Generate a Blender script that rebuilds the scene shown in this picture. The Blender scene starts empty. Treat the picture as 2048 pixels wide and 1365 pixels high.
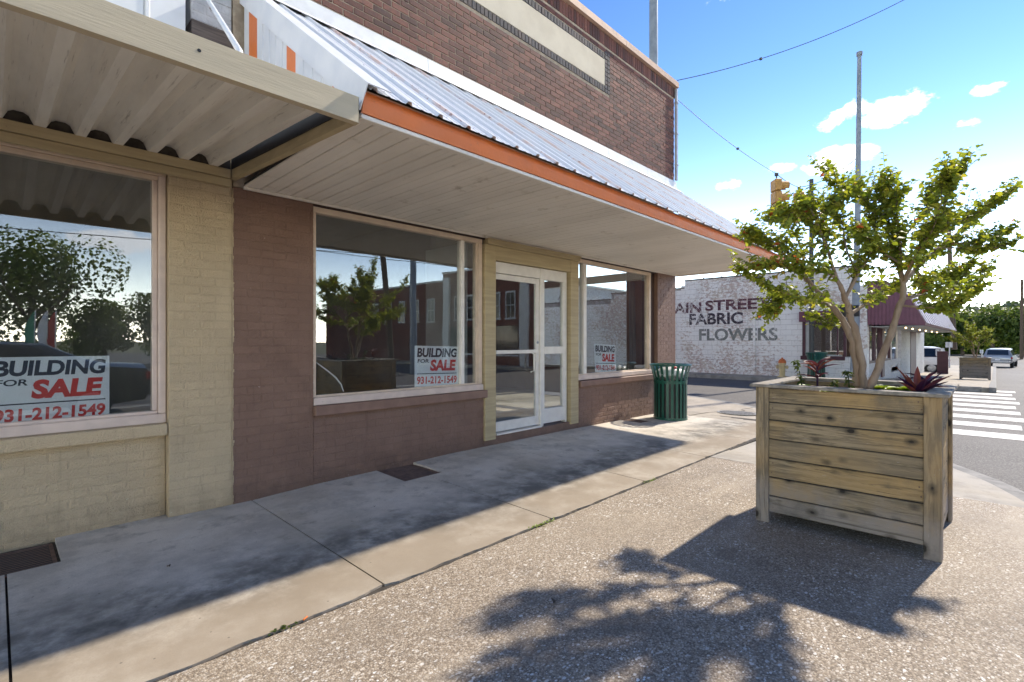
import bpy, bmesh, math, random
from mathutils import Vector, Matrix, noise as mnoise
R = math.radians
random.seed(7)
sc = bpy.context.scene
col = sc.collection

# ------------------------------------------------------------------ camera, sky, sun, exposure
CAM_Z = 1.35
cam_d = bpy.data.cameras.new('camera')
cam = bpy.data.objects.new('camera', cam_d); col.objects.link(cam)
cam.location = (0, 0, CAM_Z)
cam.rotation_euler = (R(90), 0, R(-45.96))
cam_d.sensor_width = 36.0
cam_d.lens = 36.0 * 1001.0 / 2048.0
cam_d.clip_start = 0.05
cam_d.clip_end = 6000
sc.camera = cam

HAZE_K, HAZE_H = 1.0, .078
SUN_EL, SUN_AZ = R(42), R(-8)           # azimuth from +x, towards +y positive
to_sun = Vector((math.cos(SUN_EL)*math.cos(SUN_AZ), math.cos(SUN_EL)*math.sin(SUN_AZ), math.sin(SUN_EL)))
w = bpy.data.worlds.new('World'); sc.world = w; w.use_nodes = True
wn, wl = w.node_tree.nodes, w.node_tree.links
wn.clear()
wo = wn.new('ShaderNodeOutputWorld')
bg = wn.new('ShaderNodeBackground'); bg.inputs['Strength'].default_value = 0.098
sky = wn.new('ShaderNodeTexSky'); sky.sky_type = 'NISHITA'; sky.sun_disc = False
sky.sun_elevation = SUN_EL
sky.sun_rotation = R(90) - SUN_AZ
sky.altitude = 100; sky.air_density = 1.0; sky.dust_density = 0.0; sky.ozone_density = 4.0
# clouds: soft puffs in the sky, a scatter all round plus the ones in view
tc = wn.new('ShaderNodeTexCoord')
def wmath(op, a, b=None, clamp=False):
    m = wn.new('ShaderNodeMath'); m.operation = op; m.use_clamp = clamp
    for i, v in enumerate((a, b)):
        if v is None: continue
        if isinstance(v, (int, float)): m.inputs[i].default_value = v
        else: wl.new(v, m.inputs[i])
    return m.outputs[0]
nz = wn.new('ShaderNodeTexNoise'); nz.inputs['Scale'].default_value = 22; nz.inputs['Detail'].default_value = 7; nz.inputs['Roughness'].default_value = 0.6
mpn = wn.new('ShaderNodeMapping'); mpn.inputs['Scale'].default_value = (1, 1, 1.9)
wl.new(tc.outputs['Generated'], mpn.inputs['Vector']); wl.new(mpn.outputs['Vector'], nz.inputs['Vector'])
def sky_dir(px, py):
    A = R(44.04)
    u, v = (px-1024)/1001., (683-py)/1001.
    return Vector((math.cos(A)+u*math.sin(A), math.sin(A)-u*math.cos(A), v)).normalized()
puffs = [(1790,218,.062,.030,.95),(1722,212,.028,.018,.8),(1668,243,.034,.019,1.0),(1680,322,.062,.028,.95),(1455,372,.028,.015,.75),
         (1556,336,.036,.014,.75),(1985,175,.026,.013,.8),(1932,250,.022,.011,.5),(1960,497,.06,.008,.6),(1440,0,.03,.012,.4)]
acc = None
sep = wn.new('ShaderNodeSeparateXYZ'); wl.new(tc.outputs['Generated'], sep.inputs[0])
extra = []
rc = random.Random(5)
for k in range(16):                       # the rest of the sky carries the same kind of clouds
    a = R(rc.uniform(70, 345)); e = R(rc.uniform(4, 34))
    extra.append((Vector((math.cos(a)*math.cos(e), math.sin(a)*math.cos(e), math.sin(e))), rc.uniform(.05,.16), rc.uniform(.02,.045), .9))
allp = [(sky_dir(p[0], p[1]), p[2], p[3], p[4]) for p in puffs] + extra
for d, sh, sv, st in allp:
    side = Vector((d.y, -d.x, 0)).normalized()
    up = side.cross(d); up = up if up.z > 0 else -up
    def dotn(v):
        n_ = wn.new('ShaderNodeVectorMath'); n_.operation = 'DOT_PRODUCT'
        wl.new(tc.outputs['Generated'], n_.inputs[0]); n_.inputs[1].default_value = v
        return n_.outputs['Value']
    h = wmath('DIVIDE', dotn(side), sh); v = wmath('DIVIDE', wmath('SUBTRACT', dotn(up), 0.0), sv)
    q = wmath('ADD', wmath('MULTIPLY', h, h), wmath('MULTIPLY', v, v))
    f = wmath('MULTIPLY', wmath('SUBTRACT', 1.0, wmath('SQRT', q), True), st)
    fr = wmath('GREATER_THAN', dotn(d), 0.2)
    f = wmath('MULTIPLY', f, fr)
    acc = f if acc is None else wmath('MAXIMUM', acc, f)
dens = wmath('ADD', wmath('MULTIPLY', acc, 1.35), wmath('MULTIPLY', wmath('SUBTRACT', nz.outputs['Fac'], 0.52), 3.4))
gate = wmath('MULTIPLY', acc, 6.0, True)
dens = wmath('MULTIPLY', dens, gate)
rmp = wn.new('ShaderNodeMapRange'); rmp.interpolation_type = 'SMOOTHSTEP'
rmp.inputs['From Min'].default_value = 0.12; rmp.inputs['From Max'].default_value = 0.75; rmp.inputs['To Max'].default_value = 0.93
wl.new(dens, rmp.inputs['Value'])
mix = wn.new('ShaderNodeMixRGB'); mix.inputs['Color2'].default_value = (7.6, 7.7, 8.0, 1)
# pale haze that brightens the sky towards the horizon, the same all round
hz_ = wmath('MULTIPLY', wmath('POWER', 2.718, wmath('DIVIDE', wmath('MAXIMUM', sep.outputs['Z'], 0.0), -HAZE_H)), HAZE_K)
hzm = wn.new('ShaderNodeMixRGB'); hzm.blend_type = 'ADD'; hzm.inputs['Color2'].default_value = (26, 24, 21, 1)
wl.new(hz_, hzm.inputs['Fac']); hzm.use_clamp = False
def vmul(src, k):
    n_ = wn.new('ShaderNodeVectorMath'); n_.operation = 'SCALE'; wl.new(src, n_.inputs[0]); n_.inputs['Scale'].default_value = k; return n_.outputs[0]
gm = wn.new('ShaderNodeGamma'); gm.inputs['Gamma'].default_value = 1.6       # deeper, cleaner blue overhead
wl.new(vmul(sky.outputs[0], 1/5.0), gm.inputs['Color']); 
tn = wn.new('ShaderNodeMixRGB'); tn.blend_type = 'MULTIPLY'; tn.inputs['Fac'].default_value = 1; tn.inputs['Color2'].default_value = (.92, .81, .69, 1)
wl.new(vmul(gm.outputs[0], 5.0), tn.inputs['Color1']); wl.new(tn.outputs[0], hzm.inputs['Color1'])
wl.new(rmp.outputs[0], mix.inputs['Fac']); wl.new(hzm.outputs[0], mix.inputs['Color1'])
wl.new(mix.outputs[0], bg.inputs['Color']); wl.new(bg.outputs[0], wo.inputs['Surface'])

sun_d = bpy.data.lights.new('sun', 'SUN'); sun_d.energy = 2.0; sun_d.angle = R(1.2); sun_d.color = (1, .90, .76)
sun = bpy.data.objects.new('sun', sun_d); col.objects.link(sun)
sun.rotation_euler = to_sun.to_track_quat('Z', 'Y').to_euler()
sun.location = (30, -5, 40)

sc.view_settings.view_transform = 'Standard'; sc.view_settings.look = 'None'
sc.view_settings.gamma = 1; sc.view_settings.use_curve_mapping = False
sc.view_settings.exposure = 1.75
sc.cycles.use_denoising = True
sc.cycles.max_bounces = 10; sc.cycles.transparent_max_bounces = 16
sc.cycles.sample_clamp_indirect = 8

# ------------------------------------------------------------------ helpers
def tag(o, label=None, cat=None, group=None, kind=None):
    if label: o['label'] = label
    if cat: o['category'] = cat
    if group: o['group'] = group
    if kind: o['kind'] = kind
    return o
def link(name, me, mat=None, parent=None, loc=None):
    o = bpy.data.objects.new(name, me); col.objects.link(o)
    if mat is not None and me is not None:
        me.materials.clear(); me.materials.append(mat)
    if parent: o.parent = parent
    if loc is not None: o.location = loc
    return o
def thing(name, label, cat, loc=(0,0,0), rz=0, group=None):
    o = bpy.data.objects.new(name, None); col.objects.link(o)
    o.location = loc; o.rotation_euler = (0,0,rz); o.empty_display_size = .2
    return tag(o, label, cat, group)
def copy_tree(o, parent=None):
    c = o.copy(); col.objects.link(c); c.parent = parent
    for ch in list(o.children): copy_tree(ch, c)
    return c
class MB:
    def __init__(s): s.v = []; s.f = []; s.r = []; s.cur = 0.0
    def add(s, vs, fs):
        b = len(s.v); s.v += [tuple(v) for v in vs]
        for f in fs: s.f.append(tuple(b+i for i in f)); s.r.append(s.cur)
    def box(s, x0, x1, y0, y1, z0, z1, M=None):
        vs = [Vector((x,y,z)) for z in (z0,z1) for y in (y0,y1) for x in (x0,x1)]
        if M is not None: vs = [M @ v for v in vs]
        s.add(vs, [(0,2,3,1),(4,5,7,6),(0,1,5,4),(2,6,7,3),(1,3,7,5),(0,4,6,2)])
        return s
    def bar(s, a, b, w, h, up=(0,0,1)):
        a, b = Vector(a), Vector(b); d = (b-a).normalized(); u = Vector(up)
        sd = d.cross(u)
        if sd.length < 1e-4: sd = d.cross(Vector((1,0,0)))
        sd.normalize(); u = sd.cross(d)
        vs = [p + sd*(i*w/2) + u*(j*h/2) for p in (a,b) for (i,j) in ((-1,-1),(1,-1),(1,1),(-1,1))]
        s.add(vs, [(0,1,2,3),(7,6,5,4),(0,4,5,1),(1,5,6,2),(2,6,7,3),(3,7,4,0)])
        return s
    def prism(s, poly, axis, a, b):
        # poly of 2D points; axis 'x': poly is (y,z), 'y': (x,z), 'z': (x,y)
        def P(p, t):
            return {'x': (t,p[0],p[1]), 'y': (p[0],t,p[1]), 'z': (p[0],p[1],t)}[axis]
        n = len(poly)
        s.add([P(p,a) for p in poly]+[P(p,b) for p in poly],
              [tuple(range(n))[::-1], tuple(range(n,2*n))]+[(i,(i+1)%n,n+(i+1)%n,n+i) for i in range(n)])
        return s
    def tube(s, path, radii, n=8, caps=True):
        path = [Vector(p) for p in path]
        if isinstance(radii, (int,float)): radii = [radii]*len(path)
        prev = None; rings = []
        for i, p in enumerate(path):
            t = (path[min(i+1,len(path)-1)] - path[max(i-1,0)]).normalized()
            if prev is None:
                a = t.cross(Vector((0,0,1)))
                if a.length < 1e-3: a = t.cross(Vector((1,0,0)))
            else:
                a = prev - t*prev.dot(t)
            a.normalize(); prev = a; bb = t.cross(a)
            rings.append([p + (a*math.cos(k*2*math.pi/n) + bb*math.sin(k*2*math.pi/n))*radii[i] for k in range(n)])
        vs = [v for r_ in rings for v in r_]; fs = []
        for i in range(len(path)-1):
            for k in range(n):
                fs.append((i*n+k, i*n+(k+1)%n, (i+1)*n+(k+1)%n, (i+1)*n+k))
        if caps: fs += [tuple(range(n))[::-1], tuple((len(path)-1)*n+k for k in range(n))]
        s.add(vs, fs); return s
    def lathe(s, prof, n=24, M=None, closed=False):
        vs = []
        for (r_, z) in prof:
            for k in range(n):
                a = 2*math.pi*k/n; vs.append(Vector((r_*math.cos(a), r_*math.sin(a), z)))
        if M is not None: vs = [M @ v for v in vs]
        fs = []; m = len(prof)
        for i in range(m if closed else m-1):
            j = (i+1) % m
            for k in range(n): fs.append((i*n+k, i*n+(k+1)%n, j*n+(k+1)%n, j*n+k))
        if not closed: fs += [tuple(range(n))[::-1], tuple((m-1)*n+k for k in range(n))]
        s.add(vs, fs); return s
    def mesh(s, name, smooth=False, rnd=False):
        me = bpy.data.meshes.new(name); me.from_pydata(s.v, [], s.f)
        if smooth: me.polygons.foreach_set('use_smooth', [True]*len(me.polygons))
        if rnd:
            at = me.attributes.new('rnd', 'FLOAT', 'FACE'); at.data.foreach_set('value', s.r)
        me.update(); return me
    def build(s, name, mat, parent=None, smooth=False, rnd=False, bevel=0, loc=None):
        me = s.mesh(name, smooth, rnd)
        bm = bmesh.new(); bm.from_mesh(me); bmesh.ops.recalc_face_normals(bm, faces=bm.faces)
        if bevel: bmesh.ops.bevel(bm, geom=bm.edges[:], offset=bevel, segments=1, affect='EDGES')
        bm.to_mesh(me); bm.free()
        if smooth:
            try: me.set_sharp_from_angle(angle=R(40))
            except Exception: pass
        return link(name, me, mat, parent, loc)
def box(name, mat, parent, x0, x1, y0, y1, z0, z1, bevel=0.003):
    return MB().box(x0,x1,y0,y1,z0,z1).build(name, mat, parent, bevel=bevel)
def catmull(pts, sub=6):
    out = []; P = [Vector(p) for p in pts]
    for i in range(len(P)-1):
        p0 = P[max(i-1,0)]; p1 = P[i]; p2 = P[i+1]; p3 = P[min(i+2,len(P)-1)]
        for k in range(sub):
            t = k/sub
            out.append(.5*((2*p1)+(-p0+p2)*t+(2*p0-5*p1+4*p2-p3)*t*t+(-p0+3*p1-3*p2+p3)*t**3))
    out.append(P[-1]); return out

# ------------------------------------------------------------------ materials
def newmat(name):
    m = bpy.data.materials.new(name); m.use_nodes = True
    nt = m.node_tree; b = nt.nodes['Principled BSDF']
    return m, nt.nodes, nt.links, b
def coords(N, L, space='Object'):
    if space == 'World':
        g = N.new('ShaderNodeNewGeometry'); return g.outputs['Position']
    t = N.new('ShaderNodeTexCoord'); return t.outputs[space]
def noise(N, L, co, scale, detail=5, rough=.55, stretch=None, dist=0):
    n = N.new('ShaderNodeTexNoise'); n.inputs['Scale'].default_value = scale; n.inputs['Detail'].default_value = detail
    n.inputs['Roughness'].default_value = rough; n.inputs['Distortion'].default_value = dist
    if stretch:
        mp = N.new('ShaderNodeMapping'); mp.inputs['Scale'].default_value = stretch
        L.new(co, mp.inputs['Vector']); co = mp.outputs['Vector']
    L.new(co, n.inputs['Vector']); return n.outputs['Fac']
def ramp(N, L, fac, stops):
    r = N.new('ShaderNodeValToRGB'); e = r.color_ramp.elements
    while len(e) > 1: e.remove(e[-1])
    for i, (p, c) in enumerate(stops):
        el = e[0] if i == 0 else e.new(p)
        el.position = p; el.color = (*c, 1) if len(c) == 3 else c
    L.new(fac, r.inputs['Fac']); return r.outputs['Color']
def rng(N, L, fac, a, b, c=0., d=1., smooth=True):
    r = N.new('ShaderNodeMapRange'); r.clamp = True
    if smooth: r.interpolation_type = 'SMOOTHSTEP'
    for k, v in zip(('From Min','From Max','To Min','To Max'), (a,b,c,d)): r.inputs[k].default_value = v
    L.new(fac, r.inputs['Value']); return r.outputs[0]
def mixc(N, L, fac, a, b, mode='MIX'):
    m = N.new('ShaderNodeMixRGB'); m.blend_type = mode
    for k, v in (('Fac',fac),('Color1',a),('Color2',b)):
        if isinstance(v, (int,float)): m.inputs[k].default_value = v
        elif isinstance(v, tuple): m.inputs[k].default_value = (*v[:3],1)
        else: L.new(v, m.inputs[k])
    return m.outputs['Color']
def mth(N, L, op, a, b=0.0, clamp=False):
    m = N.new('ShaderNodeMath'); m.operation = op; m.use_clamp = clamp
    for i, v in enumerate((a,b)):
        if isinstance(v,(int,float)): m.inputs[i].default_value = v
        else: L.new(v, m.inputs[i])
    return m.outputs[0]
def bump(N, L, b, h, strength=.3, dist=.01, prev=None):
    bn = N.new('ShaderNodeBump'); bn.inputs['Strength'].default_value = strength; bn.inputs['Distance'].default_value = dist
    L.new(h, bn.inputs['Height'])
    if prev is not None: L.new(prev, bn.inputs['Normal'])
    L.new(bn.outputs['Normal'], b.inputs['Normal']); return bn.outputs['Normal']
def attr(N, name='rnd'):
    a = N.new('ShaderNodeAttribute'); a.attribute_name = name; return a.outputs['Fac']
def pm(name, c1, c2=None, scale=6, rough=.6, bstr=.15, bscale=60, bdist=.004, metallic=0, space='Object', stretch=None, dirt=None, spec=.4, lo=.35, hi=.65):
    m, N, L, b = newmat(name); co = coords(N, L, space)
    if c2 is None: c2 = tuple(x*.8 for x in c1)
    f = noise(N, L, co, scale, stretch=stretch)
    c = mixc(N, L, rng(N, L, f, lo, hi), c1, c2)
    if dirt:
        dcol, dscale, d0, d1 = dirt
        c = mixc(N, L, rng(N, L, noise(N, L, co, dscale, 8, .65), d0, d1), c, dcol)
    L.new(c, b.inputs['Base Color'])
    b.inputs['Roughness'].default_value = rough; b.inputs['Metallic'].default_value = metallic
    b.inputs['Specular IOR Level'].default_value = spec
    if bstr: bump(N, L, b, noise(N, L, co, bscale, 6, .6, stretch=stretch), bstr, bdist)
    return m
def painted_brick(name, c, c2, stain):
    m, N, L, b = newmat(name); co = coords(N, L, 'World')
    f = noise(N, L, co, 3.2, 6, .6)
    k = mixc(N, L, rng(N, L, f, .35, .7), c, c2)
    k = mixc(N, L, rng(N, L, attr(N), 0, 1, 0, .30), k, tuple(x*.80 for x in c))
    # soot and scuffs
    k = mixc(N, L, rng(N, L, noise(N, L, co, 26, 8, .7, stretch=(1,1,.7)), .64, .8, 0, .55), k, stain)
    k = mixc(N, L, rng(N, L, noise(N, L, co, 60, 3, .5), .74, .78, 0, .5), k, tuple(min(1,x*1.7+.08) for x in c))
    # splash dirt thinning out upwards, rain streaks, chips down to pale plaster
    sp = N.new('ShaderNodeSeparateXYZ'); L.new(co, sp.inputs[0])
    zz = mth(N, L, 'ADD', sp.outputs['Z'], mth(N, L, 'MULTIPLY', mth(N, L, 'SUBTRACT', noise(N, L, co, 7, 7, .7), .5), .55))
    k = mixc(N, L, rng(N, L, zz, -.05, .28, .75, 0), k, mixc(N, L, .5, stain, tuple(x*.7 for x in c)))
    k = mixc(N, L, rng(N, L, noise(N, L, co, 5, 7, .7, stretch=(5,5,.35)), .56,.72,0,.45), k, tuple(x*.55 for x in c))
    k = mixc(N, L, rng(N, L, noise(N, L, co, 17, 9, .75), .675,.685,0,.8), k, tuple(min(.8,x*1.3+.22) for x in c))
    k = mixc(N, L, rng(N, L, noise(N, L, co, 1.3, 6, .65), .5,.75,0,.4), k, tuple(x*.66 for x in c))
    L.new(k, b.inputs['Base Color']); b.inputs['Roughness'].default_value = .55; b.inputs['Specular IOR Level'].default_value = .35
    w_ = N.new('ShaderNodeTexWave'); w_.wave_type = 'RINGS'; w_.inputs['Scale'].default_value = 9; w_.inputs['Distortion'].default_value = 26
    w_.inputs['Detail'].default_value = 4; w_.inputs['Detail Scale'].default_value = 2.2; L.new(co, w_.inputs['Vector'])
    n1 = bump(N, L, b, w_.outputs['Fac'], .55, .008)
    n2 = bump(N, L, b, noise(N, L, co, 55, 7, .7), .8, .006, n1)
    bump(N, L, b, noise(N, L, co, 9, 5, .6), .6, .016, n2)
    return m
M = {}
M['tan'] = painted_brick('tan_painted_brick', (.60,.47,.30), (.53,.415,.265), (.22,.16,.10))
M['brown'] = painted_brick('brown_painted_brick', (.235,.140,.100), (.275,.168,.122), (.09,.058,.042))
M['tan_joint'] = painted_brick('tan_painted_joint', (.555,.435,.278), (.49,.383,.245), (.2,.15,.09))
M['brown_joint'] = painted_brick('brown_painted_joint', (.212,.126,.09), (.25,.152,.11), (.085,.054,.04))
M['tan_board'] = pm('tan_painted_board', (.47,.375,.215), (.40,.315,.18), 5, .6, .25, 40, .004, space='World', stretch=(.4,1,6), dirt=((.13,.10,.065),30,.66,.8))
M['tan_beam'] = pm('weathered_tan_beam', (.54,.455,.315), (.48,.405,.28), 4, .7, .45, 34, .004, space='World', stretch=(.25,1,3), dirt=((.16,.125,.09),55,.66,.76))
M['cream_frame'] = pm('cream_window_trim', (.68,.54,.41), (.60,.475,.36), 8, .5, .12, 60, .002, space='World', dirt=((.22,.16,.11),40,.68,.8))
M['pink_frame'] = pm('pink_white_trim', (.68,.55,.47), (.60,.485,.42), 8, .5, .15, 50, .002, space='World', dirt=((.2,.15,.12),35,.66,.78))
M['alu'] = pm('white_aluminium', (.78,.735,.665), (.71,.665,.60), 9, .42, .06, 60, .001, space='World', dirt=((.30,.27,.22),26,.66,.82))
M['brown_trim'] = pm('dark_brown_trim', (.075,.045,.035), (.055,.034,.028), 9, .5, .1, 40, space='World')
M['sill'] = pm('brown_sill', (.245,.148,.11), (.21,.125,.093), 7, .5, .25, 55, .003, space='World', dirt=((.26,.2,.17),30,.68,.8))
M['soffit'] = pm('soffit_board', (.86,.80,.71), (.76,.705,.62), 2, .5, .15, 8, .01, space='World', stretch=(1,.4,1), dirt=((.45,.38,.28),5,.58,.8))
M['orange'] = pm('orange_metal', (.80,.21,.045), (.70,.19,.05), 3, .4, .25, 5, .03, space='World', spec=.5, dirt=((.42,.15,.07),11,.62,.78))
M['white_metal'] = pm('white_painted_metal', (.74,.76,.79), (.66,.69,.74), 4, .38, .05, 40, space='World', spec=.5)
M['flash'] = pm('white_flashing', (.74,.74,.73), (.66,.66,.65), 7, .5, .12, 25, .006, space='World', dirt=((.38,.36,.33),14,.66,.85))
def roof_mat():
    m, N, L, b = newmat('ribbed_white_roof'); co = coords(N, L, 'World')
    f = noise(N, L, co, 6, 6, .6, stretch=(6,.35,.35))
    c = mixc(N, L, rng(N, L, f, .4,.7), (.74,.76,.79), (.63,.67,.73))
    # rust bleeding in narrow runs down some ribs, with flecks
    s = N.new('ShaderNodeSeparateXYZ'); L.new(co, s.inputs[0])
    run = mth(N, L, 'FRACT', mth(N, L, 'DIVIDE', mth(N, L, 'ADD', s.outputs['X'], .05), .914))
    band = rng(N, L, mth(N, L, 'ABSOLUTE', mth(N, L, 'SUBTRACT', run, .42)), .02, .06, 1, 0)
    c = mixc(N, L, mth(N, L, 'MULTIPLY', band, rng(N, L, noise(N, L, co, 8, 6, .6, stretch=(3,.6,.6)), .38,.62,0,.75)), c, (.70,.42,.29))
    fl = mth(N, L, 'MULTIPLY', band, rng(N, L, noise(N, L, co, 40, 5, .6, stretch=(1,.5,.5)), .6,.66,0,.9))
    c = mixc(N, L, fl, c, (.30,.12,.06))
    L.new(c, b.inputs['Base Color']); b.inputs['Roughness'].default_value = .36; b.inputs['Specular IOR Level'].default_value = .5
    bump(N, L, b, noise(N, L, co, 12, 3, .5), .08, .01); return m
M['roof'] = roof_mat()
def brick_mat(name='red_brown_brick', stops=None):
    m, N, L, b = newmat(name); co = coords(N, L, 'World')
    c = ramp(N, L, attr(N), stops or [(0,(.065,.024,.016)),(.3,(.125,.042,.026)),(.6,(.17,.056,.034)),(.85,(.20,.07,.043)),(1,(.23,.09,.058))])
    c = mixc(N, L, rng(N, L, noise(N, L, co, 30, 6, .65), .35,.75), c, mixc(N, L, .6, c, (.05,.03,.03)))
    c = mixc(N, L, rng(N, L, noise(N, L, co, 3, 6, .6), .55,.8,0,.45), c, (.04,.026,.024))
    c = mixc(N, L, rng(N, L, noise(N, L, co, 110, 3, .6), .68,.76,0,.5), c, (.30,.24,.20))
    L.new(c, b.inputs['Base Color']); b.inputs['Roughness'].default_value = .75
    bump(N, L, b, noise(N, L, co, 70, 6, .7, stretch=(1,1,.6)), .7, .006); return m
M['brick'] = brick_mat()
M['dark_brick'] = brick_mat('blue_black_brick', [(0,(.022,.024,.030)),(.5,(.045,.048,.058)),(.8,(.06,.045,.045)),(1,(.10,.085,.08))])
M['mortar'] = pm('buff_mortar', (.47,.385,.28), (.36,.29,.21), 14, .9, .5, 120, .004, space='World')
M['stucco'] = pm('cream_stucco_panel', (.62,.545,.42), (.55,.475,.36), 3.2, .8, .4, 60, .004, space='World', dirt=((.30,.25,.18),7,.66,.82))
M['coping'] = pm('terracotta_coping', (.50,.325,.225), (.42,.27,.19), 5, .6, .2, 40, space='World', dirt=((.22,.15,.11),16,.66,.8))
M['pipe'] = pm('galvanised_pipe', (.42,.43,.45), (.34,.35,.37), 6, .45, .05, 40, metallic=.3, space='World')
M['pole'] = pm('grey_steel_pole', (.25,.29,.335), (.19,.22,.26), 4, .5, .05, 40, space='World', dirt=((.15,.13,.12),7,.66,.8))
M['dark_pole'] = pm('dark_green_pole', (.030,.036,.040), (.045,.05,.052), 6, .45, .05, 40)
M['white_siding'] = pm('white_siding', (.78,.79,.78), (.72,.73,.72), 4, .5, .03, 40, space='World')
M['white_brick'] = pm('flaking_white_brick', (.60,.60,.60), (.48,.48,.48), 9, .8, .6, 30, .01, space='World', dirt=((.20,.17,.15),22,.58,.68))
M['old_wood'] = pm('weathered_wood', (.17,.14,.12), (.10,.08,.07), 8, .8, .5, 30, space='World', stretch=(.4,1,5))
def corr_mat():
    m, N, L, b = newmat('dusty_corrugated_metal'); co = coords(N, L, 'World')
    c = mixc(N, L, rng(N, L, noise(N, L, co, 3, 6, .6, stretch=(4,.6,1)), .35,.7), (.82,.78,.70), (.73,.69,.615))
    c = mixc(N, L, rng(N, L, noise(N, L, co, 7, 8, .7, stretch=(9,.35,1)), .57,.72,0,.7), c, (.26,.22,.17))
    L.new(c, b.inputs['Base Color']); b.inputs['Roughness'].default_value = .5; b.inputs['Metallic'].default_value = .15
    bump(N, L, b, noise(N, L, co, 9, 4, .5), .15, .01); return m
M['corr'] = corr_mat()
def glass_mat(name, r0=.10, tint=(.93,.955,.955), dust=.02):
    m, N, L, b = newmat(name); N.remove(b); out = N['Material Output']
    tr = N.new('ShaderNodeBsdfTransparent'); tr.inputs['Color'].default_value = (*tint,1)
    gl = N.new('ShaderNodeBsdfGlossy'); gl.inputs['Roughness'].default_value = 0.0; gl.inputs['Color'].default_value = (.93,.95,.97,1)
    gb = N.new('ShaderNodeBump'); gb.inputs['Strength'].default_value = .05; gb.inputs['Distance'].default_value = .02
    L.new(noise(N, L, coords(N, L, 'World'), 1.1, 2, .4), gb.inputs['Height']); L.new(gb.outputs['Normal'], gl.inputs['Normal'])
    lw = N.new('ShaderNodeLayerWeight'); lw.inputs['Blend'].default_value = .5
    p = mth(N, L, 'POWER', lw.outputs['Facing'], 5.0)
    fac = mth(N, L, 'ADD', mth(N, L, 'MULTIPLY', p, 1-r0), r0)
    mx = N.new('ShaderNodeMixShader'); L.new(fac, mx.inputs[0]); L.new(tr.outputs[0], mx.inputs[1]); L.new(gl.outputs[0], mx.inputs[2])
    df = N.new('ShaderNodeBsdfDiffuse'); df.inputs['Color'].default_value = (.5,.5,.5,1)
    co = coords(N, L, 'World')
    d = mth(N, L, 'ADD', rng(N, L, noise(N, L, co, 2.2, 7, .65), .4,.8, dust*.3, dust*1.8), rng(N, L, noise(N, L, co, 5, 6, .7, stretch=(6,6,.5)), .6,.8, 0, dust*2))
    m2 = N.new('ShaderNodeMixShader'); L.new(d, m2.inputs[0]); L.new(mx.outputs[0], m2.inputs[1]); L.new(df.outputs[0], m2.inputs[2])
    L.new(m2.outputs[0], out.inputs['Surface']); return m
M['glass'] = glass_mat('shop_window_glass', .13)
M['glass_car'] = glass_mat('car_glass', .08, (.12,.14,.15), .01)
def concrete_mat(name, c1, c2, stain=True):
    m, N, L, b = newmat(name); co = coords(N, L, 'World')
    c = mixc(N, L, rng(N, L, noise(N, L, co, 2.4, 8, .62), .3,.7), c1, c2)
    c = mixc(N, L, rng(N, L, noise(N, L, co, 1.9, 9, .7), .45,.62,0,.7), c, tuple(x*.58 for x in c1))
    c = mixc(N, L, rng(N, L, noise(N, L, co, 3.1, 8, .7), .56,.7,0,.5), c, tuple(min(.75,x*1.2) for x in c1))
    c = mixc(N, L, rng(N, L, noise(N, L, co, 0.9, 7, .66), .42,.72,0,.65), c, (.44,.38,.29))
    c = mixc(N, L, rng(N, L, noise(N, L, co, 4.5, 8, .72), .53,.70,0,.65), c, (.27,.245,.205))
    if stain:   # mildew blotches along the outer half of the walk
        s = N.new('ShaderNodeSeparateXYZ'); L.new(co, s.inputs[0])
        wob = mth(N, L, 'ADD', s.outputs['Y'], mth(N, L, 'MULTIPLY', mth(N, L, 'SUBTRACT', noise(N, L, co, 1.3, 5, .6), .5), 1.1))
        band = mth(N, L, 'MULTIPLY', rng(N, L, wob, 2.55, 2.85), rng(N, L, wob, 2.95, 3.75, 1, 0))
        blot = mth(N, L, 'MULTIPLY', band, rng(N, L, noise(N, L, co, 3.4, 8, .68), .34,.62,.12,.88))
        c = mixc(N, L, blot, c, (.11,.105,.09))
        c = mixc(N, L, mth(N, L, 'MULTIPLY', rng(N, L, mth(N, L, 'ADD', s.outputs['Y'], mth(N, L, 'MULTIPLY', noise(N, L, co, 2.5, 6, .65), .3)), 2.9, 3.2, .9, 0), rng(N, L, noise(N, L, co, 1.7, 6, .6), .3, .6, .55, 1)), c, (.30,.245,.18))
    c = mixc(N, L, rng(N, L, noise(N, L, co, 150, 4, .7), .4,.7,0,.3), c, (.25,.22,.18))
    vo = N.new('ShaderNodeTexVoronoi'); vo.inputs['Scale'].default_value = 9; L.new(co, vo.inputs['Vector'])
    c = mixc(N, L, rng(N, L, vo.outputs['Distance'], .035, .06, .55, 0), c, (.07,.06,.05))
    L.new(c, b.inputs['Base Color']); b.inputs['Roughness'].default_value = .82; b.inputs['Specular IOR Level'].default_value = .25
    n1 = bump(N, L, b, noise(N, L, co, 240, 5, .7), .35, .002)
    bump(N, L, b, noise(N, L, co, 5, 5, .6), .25, .01, n1); return m
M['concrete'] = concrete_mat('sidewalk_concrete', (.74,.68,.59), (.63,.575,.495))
M['pale_concrete'] = concrete_mat('pale_apron_concrete', (.46,.43,.385), (.41,.38,.335), False)
M['walk_concrete'] = concrete_mat('buff_corner_concrete', (.45,.40,.33), (.39,.345,.28), False)
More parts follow.
